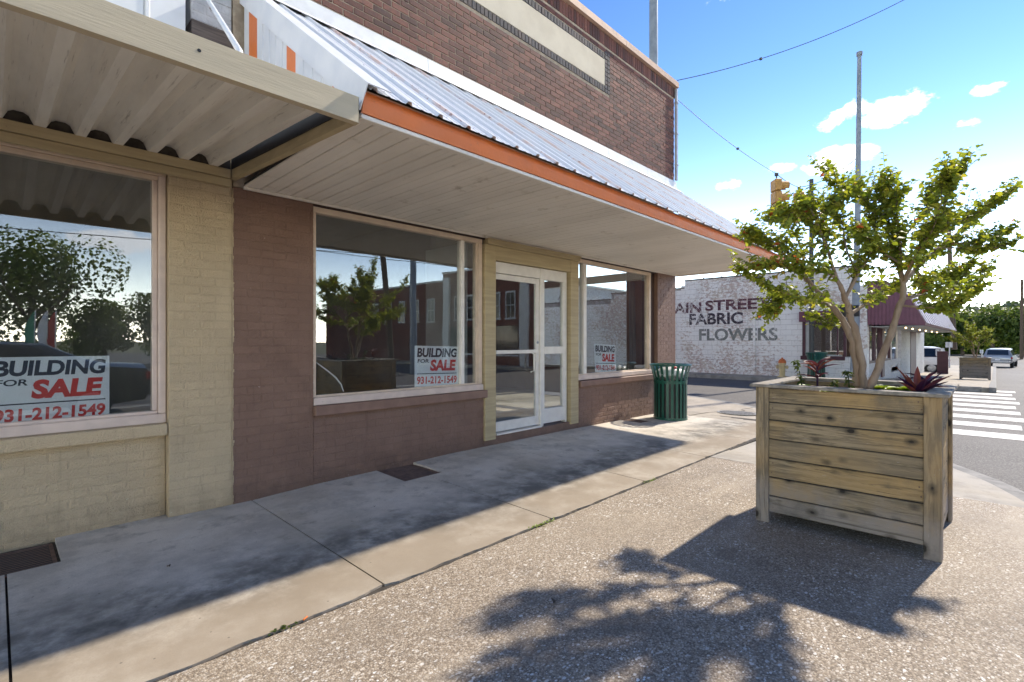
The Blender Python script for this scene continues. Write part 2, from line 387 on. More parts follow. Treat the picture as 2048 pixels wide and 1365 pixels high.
def aggregate_mat():
    m, N, L, b = newmat('exposed_aggregate'); co = coords(N, L, 'World')
    v1 = N.new('ShaderNodeTexVoronoi'); v1.inputs['Scale'].default_value = 120; L.new(co, v1.inputs['Vector'])
    hs = N.new('ShaderNodeSeparateColor'); L.new(v1.outputs['Color'], hs.inputs[0])
    c = ramp(N, L, hs.outputs[0], [(0,(.15,.115,.082)),(.3,(.30,.24,.175)),(.55,(.39,.32,.24)),(.8,(.47,.40,.315)),(1,(.56,.50,.42))])
    c = mixc(N, L, rng(N, L, v1.outputs['Distance'], .42,.62,0,.5), c, (.14,.11,.085))
    # pale quartz pebbles, sparse and of uneven size
    def peb(scale, thr, size):
        mp = N.new('ShaderNodeMapping'); mp.inputs['Rotation'].default_value = (0,0,scale); mp.inputs['Scale'].default_value = (1,1.5,1)
        L.new(co, mp.inputs['Vector'])
        v = N.new('ShaderNodeTexVoronoi'); v.inputs['Scale'].default_value = scale; L.new(mp.outputs['Vector'], v.inputs['Vector'])
        s2 = N.new('ShaderNodeSeparateColor'); L.new(v.outputs['Color'], s2.inputs[0])
        on = mth(N, L, 'GREATER_THAN', s2.outputs[1], thr)
        rad = mth(N, L, 'ADD', mth(N, L, 'MULTIPLY', s2.outputs[2], size*.6), size*.5)
        dd = mth(N, L, 'ADD', v.outputs['Distance'], mth(N, L, 'MULTIPLY', mth(N, L, 'SUBTRACT', noise(N, L, co, scale*3, 2, .5), .5), .25))
        return mth(N, L, 'MULTIPLY', on, mth(N, L, 'LESS_THAN', dd, rad)), s2.outputs[0]
    p1, h1 = peb(34, .66, .36); p2, h2 = peb(64, .72, .42)
    big = rng(N, L, noise(N, L, co, 1.3, 6, .65), .34,.62,.08,1)
    white = ramp(N, L, h1, [(0,(.58,.50,.40)),(.5,(.74,.70,.64)),(1,(.85,.84,.81))])
    c = mixc(N, L, mth(N, L, 'MULTIPLY', mth(N, L, 'MAXIMUM', p1, p2), big), c, white)
    c = mixc(N, L, rng(N, L, noise(N, L, co, 1.1, 8, .66), .46,.72,0,.65), c, (.17,.14,.11))
    c = mixc(N, L, rng(N, L, noise(N, L, co, 6, 6, .6), .62,.74,0,.5), c, (.13,.11,.09))
    c = mixc(N, L, rng(N, L, noise(N, L, co, .35, 4, .6), .42,.65,0,.25), c, (.45,.38,.29))
    c = mixc(N, L, rng(N, L, noise(N, L, co, .8, 7, .65, stretch=(.35,2.2,1)), .5,.72,0,.45), c, (.47,.40,.31))
    c = mixc(N, L, rng(N, L, noise(N, L, co, 2.6, 8, .7), .56,.70,0,.55), c, (.16,.13,.10))
    gv = N.new('ShaderNodeTexVoronoi'); gv.inputs['Scale'].default_value = 3.2; L.new(co, gv.inputs['Vector'])
    c = mixc(N, L, rng(N, L, gv.outputs['Distance'], .03, .042, .8, 0), c, (.05,.045,.04))
    L.new(c, b.inputs['Base Color']); b.inputs['Roughness'].default_value = .75; b.inputs['Specular IOR Level'].default_value = .3
    inv = mth(N, L, 'SUBTRACT', 1.0, v1.outputs['Distance'])
    n1 = bump(N, L, b, inv, .6, .004)
    n2 = bump(N, L, b, mth(N, L, 'MAXIMUM', p1, p2), .3, .003, n1)
    bump(N, L, b, noise(N, L, co, 3, 5, .6), .2, .015, n2); return m
M['aggregate'] = aggregate_mat()
def asphalt_mat():
    m, N, L, b = newmat('worn_asphalt'); co = coords(N, L, 'World')
    v = N.new('ShaderNodeTexVoronoi'); v.inputs['Scale'].default_value = 90; L.new(co, v.inputs['Vector'])
    s = N.new('ShaderNodeSeparateColor'); L.new(v.outputs['Color'], s.inputs[0])
    c = ramp(N, L, s.outputs[0], [(0,(.045,.042,.04)),(.5,(.095,.088,.083)),(.85,(.15,.14,.13)),(1,(.26,.24,.22))])
    c = mixc(N, L, rng(N, L, noise(N, L, co, .35, 6, .6), .4,.7,0,.6), c, (.14,.13,.12))
    c = mixc(N, L, rng(N, L, noise(N, L, co, 1.2, 7, .7, stretch=(1,.25,1)), .55,.75,0,.5), c, (.075,.072,.07))
    L.new(c, b.inputs['Base Color']); b.inputs['Roughness'].default_value = .75; b.inputs['Specular IOR Level'].default_value = .3
    bump(N, L, b, mth(N, L, 'SUBTRACT', 1.0, v.outputs['Distance']), .5, .005); return m
M['asphalt'] = asphalt_mat()
M['road_paint'] = pm('worn_white_road_paint', (.60,.585,.55), (.48,.465,.44), 3, .6, .2, 120, .002, space='World', dirt=((.17,.16,.15),9,.52,.7))
M['kerb'] = pm('kerb_concrete', (.30,.29,.27), (.20,.195,.185), 4, .85, .4, 60, space='World', dirt=((.08,.075,.07),7,.55,.75))
M['dirt'] = pm('dark_joint_dirt', (.04,.034,.028), (.07,.06,.05), 20, .95, .4, 60, space='World')
M['ground'] = pm('grassy_ground', (.10,.115,.05), (.15,.14,.075), .2, .95, .3, 4, .05, space='World')
M['iron'] = pm('rusty_iron', (.19,.115,.085), (.12,.075,.06), 20, .7, .4, 80, space='World')
M['manhole'] = pm('worn_manhole_iron', (.34,.33,.31), (.22,.21,.2), 20, .5, .3, 80, metallic=.4, space='World')
M['green'] = pm('dark_green_enamel', (.006,.085,.060), (.005,.066,.047), 5, .28, .02, 40, spec=.55, dirt=((.03,.10,.08),12,.66,.85))
M['black'] = pm('black_plastic', (.012,.012,.013), (.02,.02,.021), 9, .5, .1, 30)
M['bag'] = pm('white_plastic_bag', (.66,.68,.68), (.52,.55,.56), 14, .35, .5, 22, .02)
M['red_litter'] = pm('red_litter', (.55,.05,.03), (.45,.04,.03), 14, .4, .1, 22)
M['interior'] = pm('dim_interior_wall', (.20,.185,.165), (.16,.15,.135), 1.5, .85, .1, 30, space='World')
M['int_floor'] = pm('worn_interior_floor', (.40,.35,.275), (.28,.24,.18), 1.6, .55, .1, 30, space='World', dirt=((.16,.13,.09),2.5,.55,.75))
M['int_white'] = pm('dull_white_interior', (.45,.46,.45), (.38,.39,.38), 3, .8, .1, 30, space='World')
M['curtain'] = pm('grey_curtain', (.24,.255,.26), (.16,.17,.18), 3, .9, .3, 12, .02, space='World', stretch=(9,9,.5))
M['sign_white'] = pm('white_sign_board', (.80,.81,.82), (.77,.78,.79), 3, .45, 0, 10)
M['sign_black'] = pm('sign_navy_print', (.018,.022,.035), (.02,.024,.038), 3, .45, 0, 10)
M['sign_red'] = pm('sign_red_print', (.60,.030,.022), (.56,.028,.02), 3, .45, 0, 10)
def wood_mat(name, base, dark, gold, grey, vertical=False):
    m, N, L, b = newmat(name); co = coords(N, L, 'World')
    oi = N.new('ShaderNodeObjectInfo')
    off = N.new('ShaderNodeVectorMath'); off.operation = 'ADD'
    L.new(co, off.inputs[0])
    cmb = N.new('ShaderNodeCombineXYZ'); r9 = mth(N, L, 'MULTIPLY', oi.outputs['Random'], 37.)
    for i in range(3): L.new(r9, cmb.inputs[i])
    L.new(cmb.outputs[0], off.inputs[1]); co2 = off.outputs[0]
    st = (7,7,.5) if vertical else (.5,.5,7)
    g = noise(N, L, co2, 5, 8, .7, stretch=st, dist=.6)
    c = mixc(N, L, rng(N, L, g, .41,.59), base, tuple(x*.8 for x in dark))
    c = mixc(N, L, rng(N, L, oi.outputs['Random'], 0, 1, 0, .55), c, tuple(x*.62 for x in base))
    c = mixc(N, L, rng(N, L, noise(N, L, co2, 1.6, 4, .6), .42,.7,0,.75), c, gold)
    # grey weathering climbing from the wet foot of the box
    s = N.new('ShaderNodeSeparateXYZ'); L.new(co, s.inputs[0])
    hz = mth(N, L, 'ADD', s.outputs['Z'], mth(N, L, 'MULTIPLY', mth(N, L, 'SUBTRACT', noise(N, L, co, 5, 5, .65), .5), .5))
    c = mixc(N, L, rng(N, L, hz, .08,.36,.92,.08), c, grey)
    c = mixc(N, L, rng(N, L, noise(N, L, co2, 9, 8, .75, stretch=(1.2,1.2,8) if not vertical else (8,8,1.2)), .60,.70,0,.6), c, (.50,.45,.40))
    c = mixc(N, L, rng(N, L, noise(N, L, co2, 3, 7, .7, stretch=st, dist=1.2), .52,.68,0,.75), c, (.07,.055,.035))
    c = mixc(N, L, rng(N, L, noise(N, L, co2, 2.3, 6, .7), .52,.72,0,.6), c, (.11,.10,.085))
    mp = N.new('ShaderNodeMapping'); mp.inputs['Scale'].default_value = (1,1,1.5) if not vertical else (1.5,1.5,.8); L.new(co2, mp.inputs['Vector'])
    v = N.new('ShaderNodeTexVoronoi'); v.inputs['Scale'].default_value = 6.5; L.new(mp.outputs['Vector'], v.inputs['Vector'])
    sc_ = N.new('ShaderNodeSeparateColor'); L.new(v.outputs['Color'], sc_.inputs[0])
    has = mth(N, L, 'GREATER_THAN', sc_.outputs[0], .45)
    wob = mth(N, L, 'ADD', v.outputs['Distance'], mth(N, L, 'MULTIPLY', mth(N, L, 'SUBTRACT', noise(N, L, co2, 22, 3, .6), .5), .16))
    halo = mth(N, L, 'MULTIPLY', has, rng(N, L, wob, .10,.36,.75,0))
    c = mixc(N, L, halo, c, (.055,.045,.032))
    knot = mth(N, L, 'MULTIPLY', has, rng(N, L, wob, .10,.15,.95,0))
    c = mixc(N, L, knot, c, (.022,.018,.014))
    L.new(c, b.inputs['Base Color']); b.inputs['Roughness'].default_value = .75; b.inputs['Specular IOR Level'].default_value = .3
    n1 = bump(N, L, b, g, .9, .006)
    bump(N, L, b, knot, -.4, .004, n1); return m
M['wood'] = wood_mat('weathered_planter_board', (.38,.285,.165), (.21,.16,.095), (.50,.315,.115), (.30,.26,.225))
M['wood_v'] = wood_mat('weathered_planter_post', (.38,.285,.165), (.21,.16,.10), (.48,.30,.12), (.30,.26,.225), True)
M['rim'] = pm('grey_planter_rim', (.34,.30,.245), (.22,.19,.155), 5, .8, .4, 30, space='World', stretch=(4,4,1))
M['mulch'] = pm('bark_mulch', (.11,.075,.05), (.24,.18,.13), 60, .95, 1., 60, .03, space='World')
M['bark'] = pm('crepe_myrtle_bark', (.24,.165,.11), (.34,.25,.175), 7, .7, .4, 30, .006, stretch=(3,3,.6), dirt=((.11,.08,.06),14,.6,.75))
M['bark_dark'] = pm('dark_bark', (.075,.055,.04), (.11,.085,.06), 6, .9, .5, 20)
def leaf_mat(name, c1, c2, c3=None, trans=.45):
    m, N, L, b = newmat(name); N.remove(b); out = N['Material Output']
    k = ramp(N, L, attr(N), [(0,c1),(.55,c2),(.97,c3 or c2),(1,(.42,.10,.04) if c3 else c2)])
    p = N.new('ShaderNodeBsdfPrincipled'); p.inputs['Roughness'].default_value = .45; p.inputs['Specular IOR Level'].default_value = .35
    L.new(k, p.inputs['Base Color'])
    t = N.new('ShaderNodeBsdfTranslucent'); L.new(mixc(N, L, 1., k, (1.5,1.45,.5), 'MULTIPLY'), t.inputs['Color'])
    mx = N.new('ShaderNodeMixShader'); mx.inputs[0].default_value = trans
    L.new(p.outputs[0], mx.inputs[1]); L.new(t.outputs[0], mx.inputs[2]); L.new(mx.outputs[0], out.inputs['Surface']); return m
M['leaf'] = leaf_mat('crepe_myrtle_leaf', (.13,.185,.034), (.28,.32,.052), (.46,.42,.075))
M['far_leaf'] = leaf_mat('roadside_tree_leaf', (.04,.075,.018), (.10,.15,.03), (.19,.23,.045))
M['hill_leaf'] = leaf_mat('hillside_leaf', (.045,.07,.045), (.075,.105,.06), None, .3)
M['purple_leaf'] = leaf_mat('purple_heart_leaf', (.045,.012,.055), (.095,.025,.055), (.26,.07,.055), .3)
M['lime_leaf'] = leaf_mat('lime_leaf', (.16,.24,.03), (.26,.34,.06), None, .35)
M['herb_leaf'] = leaf_mat('herb_leaf', (.05,.085,.02), (.10,.13,.03), None, .35)
M['yellow'] = pm('signal_yellow', (.46,.25,.06), (.36,.19,.05), 8, .5, .05, 30, dirt=((.16,.08,.03),14,.6,.8))
M['lens_dark'] = pm('unlit_signal_lens', (.035,.05,.05), (.05,.06,.06), 8, .15, 0, 30)
M['red_lens'] = pm('red_signal_lens', (.45,.02,.015), (.4,.02,.015), 8, .2, 0, 30)
M['wire'] = pm('dark_wire', (.05,.05,.052), (.08,.08,.08), 8, .6, 0, 30)
M['purple'] = pm('plum_painted_metal', (.17,.062,.095), (.14,.05,.078), 5, .45, .05, 30, space='World', dirt=((.25,.15,.19),9,.66,.85))
M['plum_roof'] = pm('pale_plum_roof', (.36,.27,.29), (.29,.205,.225), 4, .5, .05, 30, space='World')  # paler plum than the awning's end sheet
M['plum_dark'] = pm('plum_trim', (.085,.032,.045), (.065,.025,.036), 5, .5, .05, 30, space='World')
M['hyd_body'] = pm('cream_hydrant', (.62,.50,.27), (.54,.43,.23), 9, .5, .1, 40)
M['hyd_cap'] = pm('orange_hydrant_cap', (.62,.16,.035), (.52,.13,.03), 9, .5, .1, 40)
M['tyre'] = pm('tyre_rubber', (.018,.018,.018), (.025,.025,.025), 9, .85, .1, 40)
M['rim_metal'] = pm('wheel_alloy', (.45,.45,.46), (.38,.38,.39), 9, .35, 0, 40, metallic=.8)
M['car_dark'] = pm('dark_grey_car_paint', (.020,.023,.028), (.022,.025,.03), 9, .22, 0, 40, spec=.6)
M['car_white'] = pm('white_car_paint', (.72,.73,.74), (.70,.71,.72), 9, .25, 0, 40, spec=.6)
M['car_silver'] = pm('silver_car_paint', (.36,.37,.38), (.33,.34,.35), 9, .28, 0, 40, metallic=.5)
M['red_lamp'] = pm('red_tail_lamp', (.35,.01,.012), (.3,.01,.01), 9, .2, 0, 40)
M['sign_grey'] = pm('sign_back_aluminium', (.62,.64,.66), (.55,.57,.59), 5, .45, .02, 30)
M['utility'] = pm('wooden_utility_pole', (.12,.085,.06), (.085,.062,.045), 3, .9, .4, 20, stretch=(4,4,.3))
M['opp_brick'] = pm('far_red_brick', (.17,.062,.048), (.13,.048,.04), 2, .85, .4, 14, space='World')
M['opp_white'] = pm('white_pilaster', (.66,.66,.64), (.58,.58,.56), 3, .7, .1, 30, space='World')
M['opp_dark'] = pm('dark_shopfront_glass', (.02,.025,.03), (.03,.035,.04), 3, .08, 0, 30)
M['grey_roof'] = pm('grey_shingles', (.16,.155,.15), (.12,.115,.11), 6, .9, .3, 30)
M['flag_green'] = pm('green_flag', (.03,.28,.17), (.03,.24,.15), 4, .8, 0, 30)
M['flag_white'] = pm('white_flag', (.72,.72,.72), (.68,.68,.68), 4, .8, 0, 30)
M['flag_red'] = pm('red_flag', (.40,.03,.04), (.35,.03,.035), 4, .8, 0, 30)
M['barrier_orange'] = pm('orange_barricade', (.75,.18,.03), (.7,.16,.03), 4, .5, 0, 30)
M['reflected_brick'] = brick_mat('reflected_shop_brick', [(0,(.09,.05,.035)),(.5,(.14,.085,.06)),(1,(.19,.12,.085))])
M['lamp_glow'] = pm('bulb', (.9,.75,.4), (.9,.75,.4), 4, .4, 0, 30)
nt = M['lamp_glow'].node_tree; nt.nodes['Principled BSDF'].inputs['Emission Color'].default_value = (1,.72,.35,1); nt.nodes['Principled BSDF'].inputs['Emission Strength'].default_value = 2.5

# ------------------------------------------------------------------ ground, streets, pavements
def cam_depth(x, y): return x*.7188 + y*.6952
def struct(name, mb, mat, parent=None, **k):
    o = mb.build(name, mat, parent, **k)
    if parent is None: o['kind'] = 'structure'
    return o
ROAD_Z = -.14
struct('ground', MB().box(-3000,3000,-3000,3000,-2.0,-1.6), M['ground'])
def drop(x): return 0 if x < 21 else .042*(x-21) if x < 33 else .504+.012*(x-33) if x < 80 else 1.068
def sheet(x0, x1, y0, y1, z, thick=.25, nx=1):
    m = MB(); xs = sorted(set([x0, x1]+[v for v in (21, 27, 33, 45, 80) if x0 < v < x1]))
    for a, b in zip(xs, xs[1:]):
        za, zb = z-drop(a), z-drop(b)
        m.add([(a,y0,za),(b,y0,zb),(b,y1,zb),(a,y1,za),(a,y0,za-thick),(b,y0,zb-thick),(b,y1,zb-thick),(a,y1,za-thick)], [(0,1,2,3),(0,4,5,1),(3,2,6,7)])
        if a == x0: m.add([(a,y0,za),(a,y1,za),(a,y1,za-thick),(a,y0,za-thick)], [(0,1,2,3)])
    return m
struct('road', sheet(-70,190,-70,55,ROAD_Z), M['asphalt'])

kp = [(-40,-.75,0),(-10,-.75,0),(3,-.75,0),(5,-.58,0),(6.64,-.19,-.05),(7.78,.29,-.10),(9.2,1.25,-.105),(10.4,2.4,-.09),(11.34,3.7,-.06),(12.0,4.8,-.05),(12.46,5.8,-.05),(12.8,7.2,-.04),(12.9,9,-.02),(12.9,40,0)]
kc = catmull(kp, 6)
def inner(i, wd):
    t = (kc[min(i+1,len(kc)-1)]-kc[max(i-1,0)]); t.z = 0; t.normalize()
    return kc[i] + Vector((-t.y, t.x, 0))*wd
kin = [inner(i, .15) for i in range(len(kc))]
m = MB()
for i in range(len(kc)-1):
    a, b, c, d = kc[i], kc[i+1], kin[i+1], kin[i]
    lo = Vector((0,0,ROAD_Z-.05))
    m.add([a,b,c,d,(a.x,a.y,ROAD_Z-.1),(b.x,b.y,ROAD_Z-.1)], [(0,1,2,3),(4,5,1,0)])
struct('kerb', m, M['kerb'])
# exposed aggregate walk on the street side
ix = max(i for i in range(len(kin)) if kin[i].x < 5.8)
m = MB()
pts = [kin[i] for i in range(ix+1)]
for i in range(len(pts)-1):
    a, b = pts[i], pts[i+1]
    n = 10
    for k in range(n):
        f0, f1 = k/n, (k+1)/n
        A0 = Vector((a.x, a.y+(2.355-a.y)*f0, 0)); A1 = Vector((a.x, a.y+(2.355-a.y)*f1, 0))
        B0 = Vector((b.x, b.y+(2.355-b.y)*f0, 0)); B1 = Vector((b.x, b.y+(2.355-b.y)*f1, 0))
        m.add([A0,B0,B1,A1], [(0,1,2,3)])
last = pts[-1]
m.add([(last.x,last.y,0),(5.79,-.42,0),(5.79,2.355,0),(last.x,2.355,0)], [(0,1,2,3)])
def edge_y(x): return 2.393 + .012*mnoise.noise(Vector((x*5,1,0))) + .010*mnoise.noise(Vector((x*19,4,0)))
xe = -6.0
while xe < 5.77:
    xn = min(5.79, xe+.035)
    m.add([(xe,2.355,0),(xn,2.355,0),(xn,edge_y(xn),-.004),(xe,edge_y(xe),-.004),(xn,edge_y(xn)+.004,-.03),(xe,edge_y(xe)+.004,-.03)], [(0,1,2,3),(3,2,4,5)])
    xe = xn
struct('aggregate_pavement', m, M['aggregate'])
# dark fill below every joint
struct('joint_bed', MB().box(-20,9.2,2.38,4.62,-.2,-.012), M['dirt'])
# pale concrete corner apron, falling to the crossing
m = MB(); iy = max(i for i in range(len(kin)) if kin[i].y < 2.40)
fan = [Vector((5.805,-.42,-.012))]+[kin[i] for i in range(ix+1, iy+1)]+[Vector((10.28,2.40,-.09))]
c0 = Vector((5.805,2.395,0))
for i in range(len(fan)-1): m.add([c0, fan[i], fan[i+1]], [(0,1,2)])
apron = struct('apron_pavement', m, M['pale_concrete'])
# concrete slabs along the shopfronts
ZF = [(-9,.0),(.9,.016),(1.5,.012),(2.0,.034),(3.1,.046),(3.6,.06),(5.7,.057),(6.5,.044),(9.2,.01)]
def zf(x):
    for (a,za),(b,zb) in zip(ZF, ZF[1:]):
        if x <= b: return za+(zb-za)*max(0,(x-a)/(b-a))
    return ZF[-1][1]
sw = bpy.data.objects.new('sidewalk', None); col.objects.link(sw); sw['kind'] = 'structure'
joints = [-7.1,-5.67,-4.24,-2.81,-1.385,.045,1.503,2.947,4.36,5.775,7.21,8.66]
cuts = {5: (.045,.285), 7: (2.947,3.12)}      # notch for a vent grate at the wall: slab index -> x range
def slab(x0, x1, notch=None):
    g = .005; x0 += g; x1 -= g; y0 = 2.412; y1 = 4.63
    rnd = random.Random(int(x0*100))
    def top(x, y): return zf(x)*max(0,(y-2.41)/2.08)
    xs = [x0 + (x1-x0)*i/36 for i in range(37)]; ys = [y0+(y1-y0)*j/8 for j in range(9)]
    if notch:
        for n_ in notch: xs += [v for v in (n_[0], n_[1]) if x0 < v < x1]; ys += [n_[2]]
        xs = sorted(set(xs)); ys = sorted(set(ys))
    m = MB(); grid = {}
    def ok(i, j):
        if not notch: return True
        cx, cy = (xs[i]+xs[i+1])/2, (ys[j]+ys[j+1])/2
        return not any(n_[0] < cx < n_[1] and cy > n_[2] for n_ in notch)
    jx = {}
    for i, x in enumerate(xs):
        for j, y in enumerate(ys):
            dx = dy = 0
            if j == 0: dy = .006+.014*mnoise.noise(Vector((x*6,8,0)))+rnd.uniform(-.002,.003) + (.02*max(0,1-min(i,36-i)/2) if 0 < x < 6 else 0)
            grid[i,j] = len(m.v); m.v.append((x+dx, y+dy, top(x,y)))
    nb = len(m.v)
    for i, x in enumerate(xs):
        for j, y in enumerate(ys):
            v = m.v[grid[i,j]]; m.v.append((v[0], v[1], -.05))
    H = lambda i,j: grid[i,j]
    Lw = lambda i,j: grid[i,j]+nb
    for i in range(len(xs)-1):
        for j in range(len(ys)-1):
            if not ok(i,j): continue
            m.f.append((H(i,j),H(i+1,j),H(i+1,j+1),H(i,j+1))); m.r.append(0)
            for (di,dj,p,q) in ((0,-1,(i,j),(i+1,j)),(0,1,(i+1,j+1),(i,j+1)),(-1,0,(i,j+1),(i,j)),(1,0,(i+1,j),(i+1,j+1))):
                a, b = i+di, j+dj
                if a < 0 or b < 0 or a >= len(xs)-1 or b >= len(ys)-1 or not ok(a,b):
                    m.f.append((H(*q),H(*p),Lw(*p),Lw(*q))); m.r.append(0)
    me = m.mesh('slab')
    bm = bmesh.new(); bm.from_mesh(me); bmesh.ops.recalc_face_normals(bm, faces=bm.faces); bm.to_mesh(me); bm.free()
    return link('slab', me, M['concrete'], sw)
for k in range(len(joints)-1):
    n_ = None
    if k == 4: n_ = [(-.20,.2,4.08)]
    if k == 5: n_ = [(-.2,.285,4.08)]
    if k == 6: n_ = [(2.68,3.0,3.99)]
    if k == 7: n_ = [(2.9,3.125,3.99)]
    if k == 10: n_ = [(7.25,7.55,4.12)]
    slab(joints[k], joints[k+1], n_)
# corner walk running round into the cross street
m = MB(); ks = [i for i in range(len(kin)) if kin[i].y >= 2.40]
prev = None
rowp = [(Vector((8.672,2.40,0)), Vector((10.30,2.40,-.09)))]
for i in ks:
    p = kin[i]; xin = 8.672 if p.y < 4.6 else 9.24
    rowp.append((Vector((xin, p.y, 0)), p))
for (a,b),(c,d) in zip(rowp, rowp[1:]): m.add([a,b,d,c], [(0,1,2,3)])
cw = struct('corner_pavement', m, M['walk_concrete'])
def crack(pts, wd, name='joint_line'):
    m = MB(); P = [Vector(p) for p in pts]
    for a, b in zip(P, P[1:]):
        t = (b-a).normalized(); n = Vector((-t.y,t.x,0))*wd/2; z = Vector((0,0,.004))
        m.add([a-n+z,b-n+z,b+n+z,a+n+z], [(0,1,2,3)])
    return m.build(name, M['dirt'], cw)
crack([(8.68,4.0,0),(9.5,3.95,-.015),(10.4,3.6,-.04),(10.6,3.75,-.05),(11.1,3.68,-.055)], .02, 'crack')
crack([(9.24,5.9,0),(10.6,5.6,-.02),(11.4,5.75,-.03),(12.3,5.75,-.05)], .02, 'crack')
crack([(9.24,7.4,0),(12.6,7.4,-.04)], .014)
# crossing bars on the cross street
cwk = bpy.data.objects.new('road_marking', None); col.objects.link(cwk); cwk['kind'] = 'structure'
for k in range(9):
    x = 10.67+1.2*k; y0 = -.36+.05*math.sin(k*2.1); y1 = 3.0
    if k == 0: y0, y1 = -.5, 2.2
    m = MB(); n = 8
    for i in range(n):
        a, b = y0+(y1-y0)*i/n, y0+(y1-y0)*(i+1)/n
        m.add([(x,a,ROAD_Z+.004),(x+.62,a,ROAD_Z+.004),(x+.62,b,ROAD_Z+.004),(x,b,ROAD_Z+.004)], [(0,1,2,3)])
    m.build('stripe', M['road_paint'], cwk)
for y in (-4.9,-5.1):
    MB().box(-60,10,y-.05,y+.05,ROAD_Z,ROAD_Z+.004).build('centre_line', M['road_paint'], cwk, bevel=0)
# crossing across the main street, seen in the shop glass
for k in range(5):
    y = -2.0-1.3*k
    MB().box(5.6,8.6,y-.6,y,ROAD_Z,ROAD_Z+.004).build('stripe', M['road_paint'], cwk, bevel=0)
# walks on the far side of the cross street and of the main street
far_w = struct('far_pavement', (lambda m, q: (m.add(q.v, q.f), m)[1])(sheet(20.0,60,.15,3.35,0), MB().box(20.0,21.05,3.36,45,-.3,0)), M['walk_concrete'])
struct('far_kerb', (lambda m, q: (m.add(q.v, q.f), m)[1])(sheet(19.9,60,-.01,.145,.012), MB().box(19.84,19.995,.3,45,-.3,.015)), M['kerb'])
struct('opposite_pavement', MB().box(-60,12,-14,-9.2,-.3,0).box(18.6,19.9,-60,-8.0,-.3,-.002), M['walk_concrete'])

# ------------------------------------------------------------------ brick laying
_bc = {}
def brick_mesh(ln, h, dp, facing, mat, v, bev=.003):
    key = (round(ln,3), round(h,3), dp, facing, mat.name, v)
    if key in _bc: return _bc[key]
    m = MB(); rr = random.Random(hash(key[:3]) % 9999 + v)
    m.cur = (v+.5)/10 + rr.uniform(-.04,.04)
    if facing == '-y': m.box(-ln/2, ln/2, 0, dp, -h/2, h/2)
    else: m.box(0, dp, -ln/2, ln/2, -h/2, h/2)
    me = m.mesh('brick', rnd=True)
    bm = bmesh.new(); bm.from_mesh(me); bmesh.ops.recalc_face_normals(bm, faces=bm.faces)
    if bev: bmesh.ops.bevel(bm, geom=bm.edges[:], offset=bev, segments=1, affect='EDGES')
    bm.to_mesh(me); bm.free(); me.materials.append(mat)
    _bc[key] = me; return me
def brick_field(u0, u1, z0, z1, bl=.203, bh=.0575, gap=.0105, holes=(), shift=0.):
    out = []; row = 0; z = z0
    while z + bh*.6 < z1:
        zt = min(z+bh, z1); u = u0 - ((row % 2)*.5*(bl+gap)) - shift
        while u < u1:
            a, b = max(u,u0), min(u+bl,u1)
            segs = [(a,b)]
            for (hu0,hu1,hz0,hz1) in holes:
                if zt > hz0+.005 and z < hz1-.005:
                    ns = []
                    for (p,q) in segs:
                        if q <= hu0 or p >= hu1: ns.append((p,q)); continue
                        if p < hu0: ns.append((p,hu0-.004))
                        if q > hu1: ns.append((hu1+.004,q))
                    segs = ns
            for (p,q) in segs:
                if q-p > .02: out.append(((p+q)/2, (z+zt)/2, q-p, zt-z))
            u += bl+gap
        z += bh+gap; row += 1
    return out
def emit(bricks, parent, name, mat, plane, facing, depth=.06, limit=300, jit=.0012, stuff_name='brick_rest', seed=1, bev=.003):
    rr = random.Random(seed)
    def dist(b):
        p = (b[0], plane) if facing == '-y' else (plane, b[0])
        return math.hypot(p[0], p[1]) + max(0, b[1]-3)*.3
    bs = sorted(bricks, key=dist); rest = MB()
    for i, (u, z, ln, h) in enumerate(bs):
        j = rr.uniform(-jit, jit); v = rr.randrange(10)
        p = (u, plane+j, z) if facing == '-y' else (plane+j, u, z)
        if i < limit:
            o = bpy.data.objects.new(name, brick_mesh(round(ln/.004)*.004 if abs(ln-.203) > .003 else .203, h, depth, facing, mat, v, bev))
            col.objects.link(o); o.parent = parent; o.location = p
        else:
            rest.cur = rr.random()
            if facing == '-y': rest.box(u-ln/2,u+ln/2,p[1],p[1]+depth,z-h/2,z+h/2)
            else: rest.box(p[0],p[0]+depth,u-ln/2,u+ln/2,z-h/2,z+h/2)
    if rest.v:
        o = rest.build(stuff_name, mat, parent, rnd=True); o['kind'] = 'stuff'

# ------------------------------------------------------------------ the brown corner shop
Y0 = 4.488
shop = thing('corner_shop_building', 'brown painted brick corner shop with red brick upper wall and large windows', 'building', (0,0,0))
wall = box('brick_wall', M['mortar'], shop, 1.36, 9.165, Y0+.006, Y0+.26, 2.62, 6.27, 0)
holes = [(2.6, 6.916, 5.318, 5.945)]
upper = brick_field(1.365, 9.16, 4.40, 6.05, holes=holes)
emit(upper, wall, 'brick', M['brick'], Y0-.001, '-y', .07, 300, .002, 'brick_rest', 3)
lower_hidden = None
sol = MB(); rr = random.Random(2); x = 1.37
while x < 9.15:
    sol.cur = rr.random(); sol.box(x, x+.058, Y0-.002+rr.uniform(-.002,.002), Y0+.07, 6.062, 6.262); x += .0675
o = sol.build('soldier_course', M['brick'], wall, rnd=True, bevel=.002); o['kind'] = 'stuff'
fr = MB(); x = 2.62
while x < 6.76:
    for (a,b) in ((5.32,5.416),(5.846,5.942)):
        fr.cur = rr.random(); fr.box(x, x+.056, Y0-.006+rr.uniform(-.002,.002), Y0+.07, a, b)
    x += .0668
z = 5.322
while z < 5.93:
    for (a,b) in ((6.772,6.838),(6.846,6.912)):
        fr.cur = rr.random(); fr.box(a, b, Y0-.006+rr.uniform(-.002,.002), Y0+.07, z, z+.058)
    z += .0672
